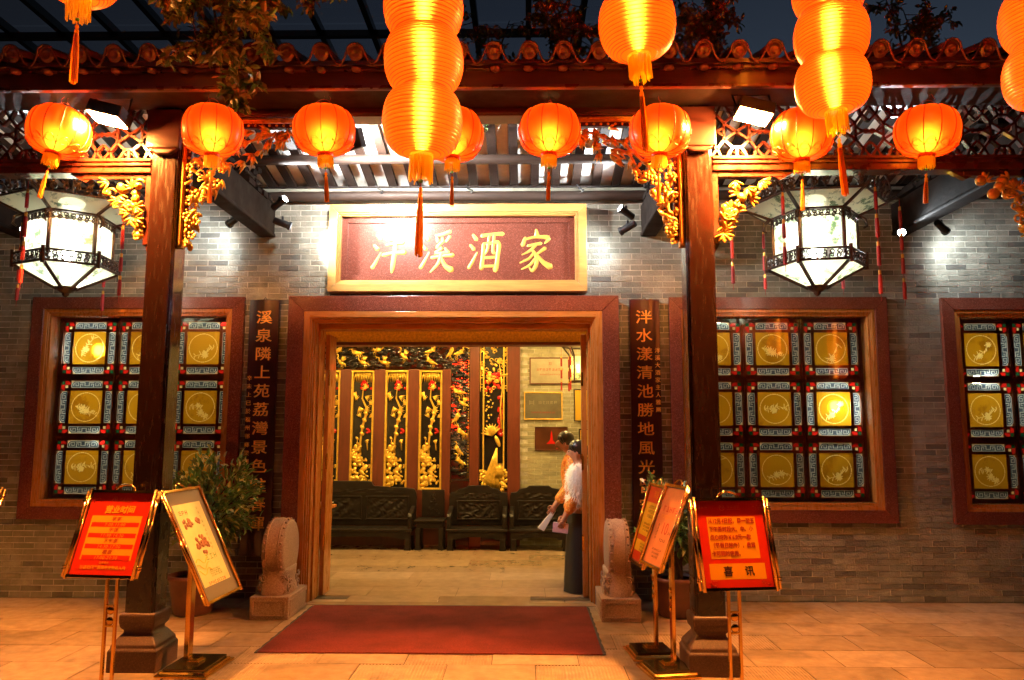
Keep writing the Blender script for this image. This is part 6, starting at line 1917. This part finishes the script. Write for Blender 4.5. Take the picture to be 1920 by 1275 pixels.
# ------------------------------------------------------------------ steel canopy behind the roof
t = empty('steel_canopy', (-3, 10, 6.5), label='dark steel and glass canopy rising behind the tiled roof', cat='canopy')
CZ = 6.75
for i in range(17):
    x = -9.2 + i*.66
    b = MB(); b.box(x-.035, x+.035, 7.6, 13, CZ-.1, CZ); b.build('rafter_bar', 'steel_frame', t)
for y in (7.6, 9.12, 10.7, 12.9):
    b = MB(); b.box(-9.3, 1.4, y-.04, y+.04, CZ-.18, CZ-.101); b.build('cross_bar', 'steel_frame', t)
for i in range(16):
    for j, (ya, yb_) in enumerate(((7.64, 9.1), (9.14, 10.68), (10.72, 12.88))):
        x = -9.2 + i*.66
        b = MB(); b.add([(x+.01, ya, CZ+.004), (x+.01, yb_, CZ+.004), (x+.65, yb_, CZ+.004), (x+.65, ya, CZ+.004)], [(0, 1, 2, 3)]); b.build('glass_panel', 'canopy_glass', t)
for x in (-1.75, -.45, 1.3):
    b = MB(); b.box(x-.05, x+.05, 9.6, 9.7, 3.5, CZ-.181); b.build('post', 'steel_frame', t)
b = MB(); b.box(2.28, 2.42, 9.0, 9.15, 4.0, 9.5)
tag(b.build('dark_mast', 'steel_frame', loc=(2.35, 9.07, 4.0)), 'dark upright post behind the three lantern string', 'post')

# ------------------------------------------------------------------ people
def skin_body(verts, edges, radii, root, name, m, parent, sub=2):
    me = bpy.data.meshes.new(name); me.from_pydata(verts, edges, []); me.materials.append(M_(m))
    o = link_mesh(name, me, parent)
    sk = o.modifiers.new('skin', 'SKIN'); sk.use_smooth_shade = True
    lay = me.skin_vertices[0].data
    for i, r in enumerate(radii):
        lay[i].radius = r if isinstance(r, tuple) else (r, r)
        lay[i].use_root = (i == root)
    sd = o.modifiers.new('subdivision', 'SUBSURF'); sd.levels = sub; sd.render_levels = sub
    return o

def chain_tree(parts):
    """parts: list of (list of (pos, radius), attach index or None) -> verts, edges, radii"""
    V, E, Rr = [], [], []
    for pts, at in parts:
        prev = at
        for p, r in pts:
            V.append(p); Rr.append(r); i = len(V)-1
            if prev is not None: E.append((prev, i))
            prev = i
    return V, E, Rr

def hand(p, d, down, side):
    """five fingers rooted in the palm: p wrist, d finger direction, down palm normal, side towards the thumb"""
    p, d, down, side = Vector(p), Vector(d).normalized(), Vector(down).normalized(), Vector(side).normalized()
    out = []
    for k, (s_, L) in enumerate(((.026, .062), (.009, .07), (-.009, .066), (-.026, .052))):
        a = p + d*.075 + side*s_
        out.append([(a, .0095), (a + d*L*.5 + down*.006, .0085), (a + d*L*.75 + down*.028, .008), (a + d*L*.7 + down*.05, .007)])
    th = p + d*.03 + side*.03
    out.append([(th, .0105), (th + side*.022 + d*.022 + down*.012, .0095), (th + side*.016 + d*.05 + down*.03, .008)])
    return out

def person(name, loc, rot, label, pose, skin, hairm):
    T = empty(name, loc, (0, 0, rot), label=label, cat='person')
    # local frame: faces +X, Z up
    sh, hip = Vector(pose['neck']) - Vector((0, 0, .08)), Vector((0, 0, .80))
    parts = []
    spine = [((0, 0, .80), (.09, .11)), ((hip.lerp(sh, .35)), (.10, .12)), ((hip.lerp(sh, .75)), (.105, .14)), (sh, (.085, .12)), (Vector(pose['neck'])+Vector((.0, 0, .0)), (.046, .046))]
    hd = Vector(pose['head'])
    spine += [(Vector(pose['neck']).lerp(hd, .4), (.05, .05)), (hd + Vector((.012, 0, -.035)), (.068, .062)), (hd + Vector((0, 0, .045)), (.083, .070)), (hd + Vector((-.01, 0, .095)), (.05, .045))]
    parts.append((spine, None))
    n0 = len(spine)
    V, E, Rr = chain_tree(parts)
    def add(pts, at):
        prev = at
        idx = []
        for p, r in pts:
            V.append(tuple(p)); Rr.append(r); i = len(V)-1; idx.append(i)
            E.append((prev, i)); prev = i
        return idx
    hands = []
    for key, s_ in (('armR', -1), ('armL', 1)):
        el, wr, hd_dir = [Vector(q) for q in pose[key]]
        sp = sh + Vector((0, s_*.15, .01))
        ids = add([(sp, .05), (sp.lerp(el, .5), .043), (el, .037), (el.lerp(wr, .5), .034), (wr, .024), (wr + hd_dir.normalized()*.045, (.032, .02)), (wr + hd_dir.normalized()*.082, (.034, .016))], 3)
        side = hd_dir.cross(Vector((0, s_, 0))).normalized()
        if side.z < 0: side = -side
        down = hd_dir.cross(side).normalized()
        if down.y*s_ > 0: down = -down
        for ch in hand(wr, hd_dir, down, side):
            add(ch, ids[-1] if ch is not None else None)
    for s_ in (-1, 1):
        add([((0.0, s_*.06, .72), .06), ((.02, s_*.065, .42), .052), ((-.01, s_*.075, .22), .05), ((-.02, s_*.075, .06), .034), ((.05, s_*.078, .03), .032), ((.11, s_*.08, .025), .026)], 0)
    # nose, ears
    add([(hd + Vector((.085, 0, .0)), .016), (hd + Vector((.099, 0, -.018)), .012)], 6)
    V = [tuple(v) for v in V]
    body = skin_body(V, E, Rr, 0, 'body', skin, T)
    # face details
    for s_ in (-1, 1):
        b = MB(); b.smooth = True; b.ell(hd + Vector((-.005, s_*.074, -.005)), (.018, .008, .026), None, 8, 6); b.build('ear', skin, T, local=True)
    b = MB(); b.smooth = True
    for s_ in (-1, 1):
        b.ell(hd + Vector((.074, s_*.03, .018)), (.008, .014, .006), None, 8, 5)
        b.ell(hd + Vector((.074, s_*.03, .038)), (.006, .02, .004), None, 8, 5)
    b.build('eyes_and_brows', 'hair', T, local=True)
    b = MB(); b.smooth = True; b.ell(hd + Vector((.079, 0, -.052)), (.008, .02, .007), None, 8, 5); b.build('mouth', 'ink_red', T, local=True)
    b = MB(); b.smooth = True
    b.ell(hd + Vector((-.022, 0, .055)), (.098, .088, .092), None, 18, 12)
    b.ell(hd + Vector((-.075, 0, .0)), (.05, .07, .08), None, 12, 8)
    if pose.get('bun'): b.ell(hd + Vector((-.12, 0, .03)), (.05, .05, .05), None, 12, 8)
    for s_ in (-1, 1): b.tube([hd + Vector((.05, s_*.062, .09)), hd + Vector((.03, s_*.078, .05)), hd + Vector((.008, s_*.078, .01))], [.02, .018, .008], 6)
    b.build('hair', hairm, T, local=True)
    if pose.get('bun'):
        b = MB(); b.smooth = True; b.ell(hd + Vector((-.09, .06, .06)), (.012, .012, .03), Matrix.Rotation(.6, 4, 'X'), 8, 5); b.build('hair_clip', 'gilt', T, local=True)
    # jacket: looser skin shell over torso and sleeves
    V, E, Rr = chain_tree([([(hip + Vector((0, 0, -.06)), (.135, .155)), (hip.lerp(sh, .4), (.125, .145)), (hip.lerp(sh, .78), (.125, .16)), (sh + Vector((0, 0, .0)), (.10, .14)), (Vector(pose['neck'])+Vector((0, 0, -.02)), (.062, .062))], None)])
    def add(pts, at):
        prev = at
        for p, r in pts:
            V.append(tuple(p)); Rr.append(r); i = len(V)-1; E.append((prev, i)); prev = i
    for key, s_ in (('armR', -1), ('armL', 1)):
        el, wr, hd_dir = [Vector(q) for q in pose[key]]
        sp = sh + Vector((0, s_*.155, .01))
        add([(sp, .064), (sp.lerp(el, .5), .06), (el, .056), (el.lerp(wr, .5), .055), (el.lerp(wr, .86), .056)], 3)
    skin_body([tuple(v) for v in V], E, Rr, 0, 'jacket', 'silk_orange', T)
    # long skirt with folds
    b = MB(); b.smooth = True; n = 40; rows = []
    zs_ = [.01, .06, .2, .4, .6, .74, .80]
    for z in zs_:
        t_ = z/.8
        r = .195 - .05*t_
        for i in range(n):
            a = 2*PI*i/n; q = r*(1 + .035*(1-t_)*math.sin(a*7+z*2))
            rows.append((math.cos(a)*q*.92, math.sin(a)*q, z))
    b.add(rows, [(i*n+j, i*n+(j+1) % n, (i+1)*n+(j+1) % n, (i+1)*n+j) for i in range(len(zs_)-1) for j in range(n)])
    b.build('skirt', 'skirt_black', T, local=True)
    return T
# person facing the left of the picture, fur waistcoat, lilac booklet
P1 = person('person', (.575, 8.19, 0), PI, 'person in white fur waistcoat and long black skirt holding a lilac booklet by the door', dict(neck=(.02, 0, 1.30), head=(.045, 0, 1.41), armR=((.06, -.2, 1.0), (.15, -.17, .76), (.35, 0, -1)), armL=((.04, .22, 1.0), (.17, .15, .76), (.4, -.1, -1)), bun=True), 'skin', 'hair')
b = MB(); b.smooth = False; rnd = random.Random(3)
core = MB(); core.smooth = True
for (c, r) in (((0, 0, 1.12), (.15, .21, .19)), ((.025, .195, 1.1), (.115, .1, .21)), ((.025, -.195, 1.1), (.115, .1, .21)), ((0, 0, .95), (.15, .18, .1))):
    core.ell(c, r, None, 16, 10)
    for k in range(900):
        th = math.acos(rnd.uniform(-1, 1)); a = rnd.uniform(0, 6.28)
        d = Vector((math.sin(th)*math.cos(a), math.sin(th)*math.sin(a), math.cos(th)))
        p = Vector(c) + Vector((d.x*r[0], d.y*r[1], d.z*r[2]))*.97
        e = p + d*.032 + Vector((0, 0, -.02)) + Vector((rnd.gauss(0, .006), rnd.gauss(0, .006), rnd.gauss(0, .006)))
        u = d.cross(Vector((.2, .3, .9))).normalized()*.0045
        b.add([p-u, p+u, e], [(0, 1, 2)])
core.build('fur_waistcoat', 'fur_white', P1, local=True); b.build('fur_strands', 'fur_white', P1, local=True)
t = empty('booklet', (.375, 8.07, .60), (0, R(6), R(-8)), label='lilac booklet held low by the person in the fur waistcoat', cat='booklet')
b = MB(); b.box(-.10, .06, -.012, .012, .0, .1); b.build('cover', 'clutch_lilac', t, local=True, bevel=.004)
b = MB(); b.box(-.096, .056, -.009, .009, .1005, .103); b.build('pages', 'paper_white', t, local=True)
P2 = person('person', (.60, 8.66, 0), PI, 'person in orange jacket leaning forward behind the fur waistcoat, holding white paper', dict(neck=(.10, 0, 1.40), head=(.17, 0, 1.50), armR=((.12, -.2, 1.02), (.27, -.14, .82), (.5, 0, -1)), armL=((.12, .2, 1.03), (.27, .16, .84), (.6, 0, -.8))), 'skin_tan', 'hair_brown')
t = empty('paper_roll', (.27, 8.51, .70), label='folded white paper held by the person leaning forward', cat='paper')
b = MB(); b.prism([(-.14, -.1), (-.07, -.135), (.06, .075), (.03, .10)], -.012, .012); b.build('folded_sheet', 'paper_white', t, local=True, bevel=.004)
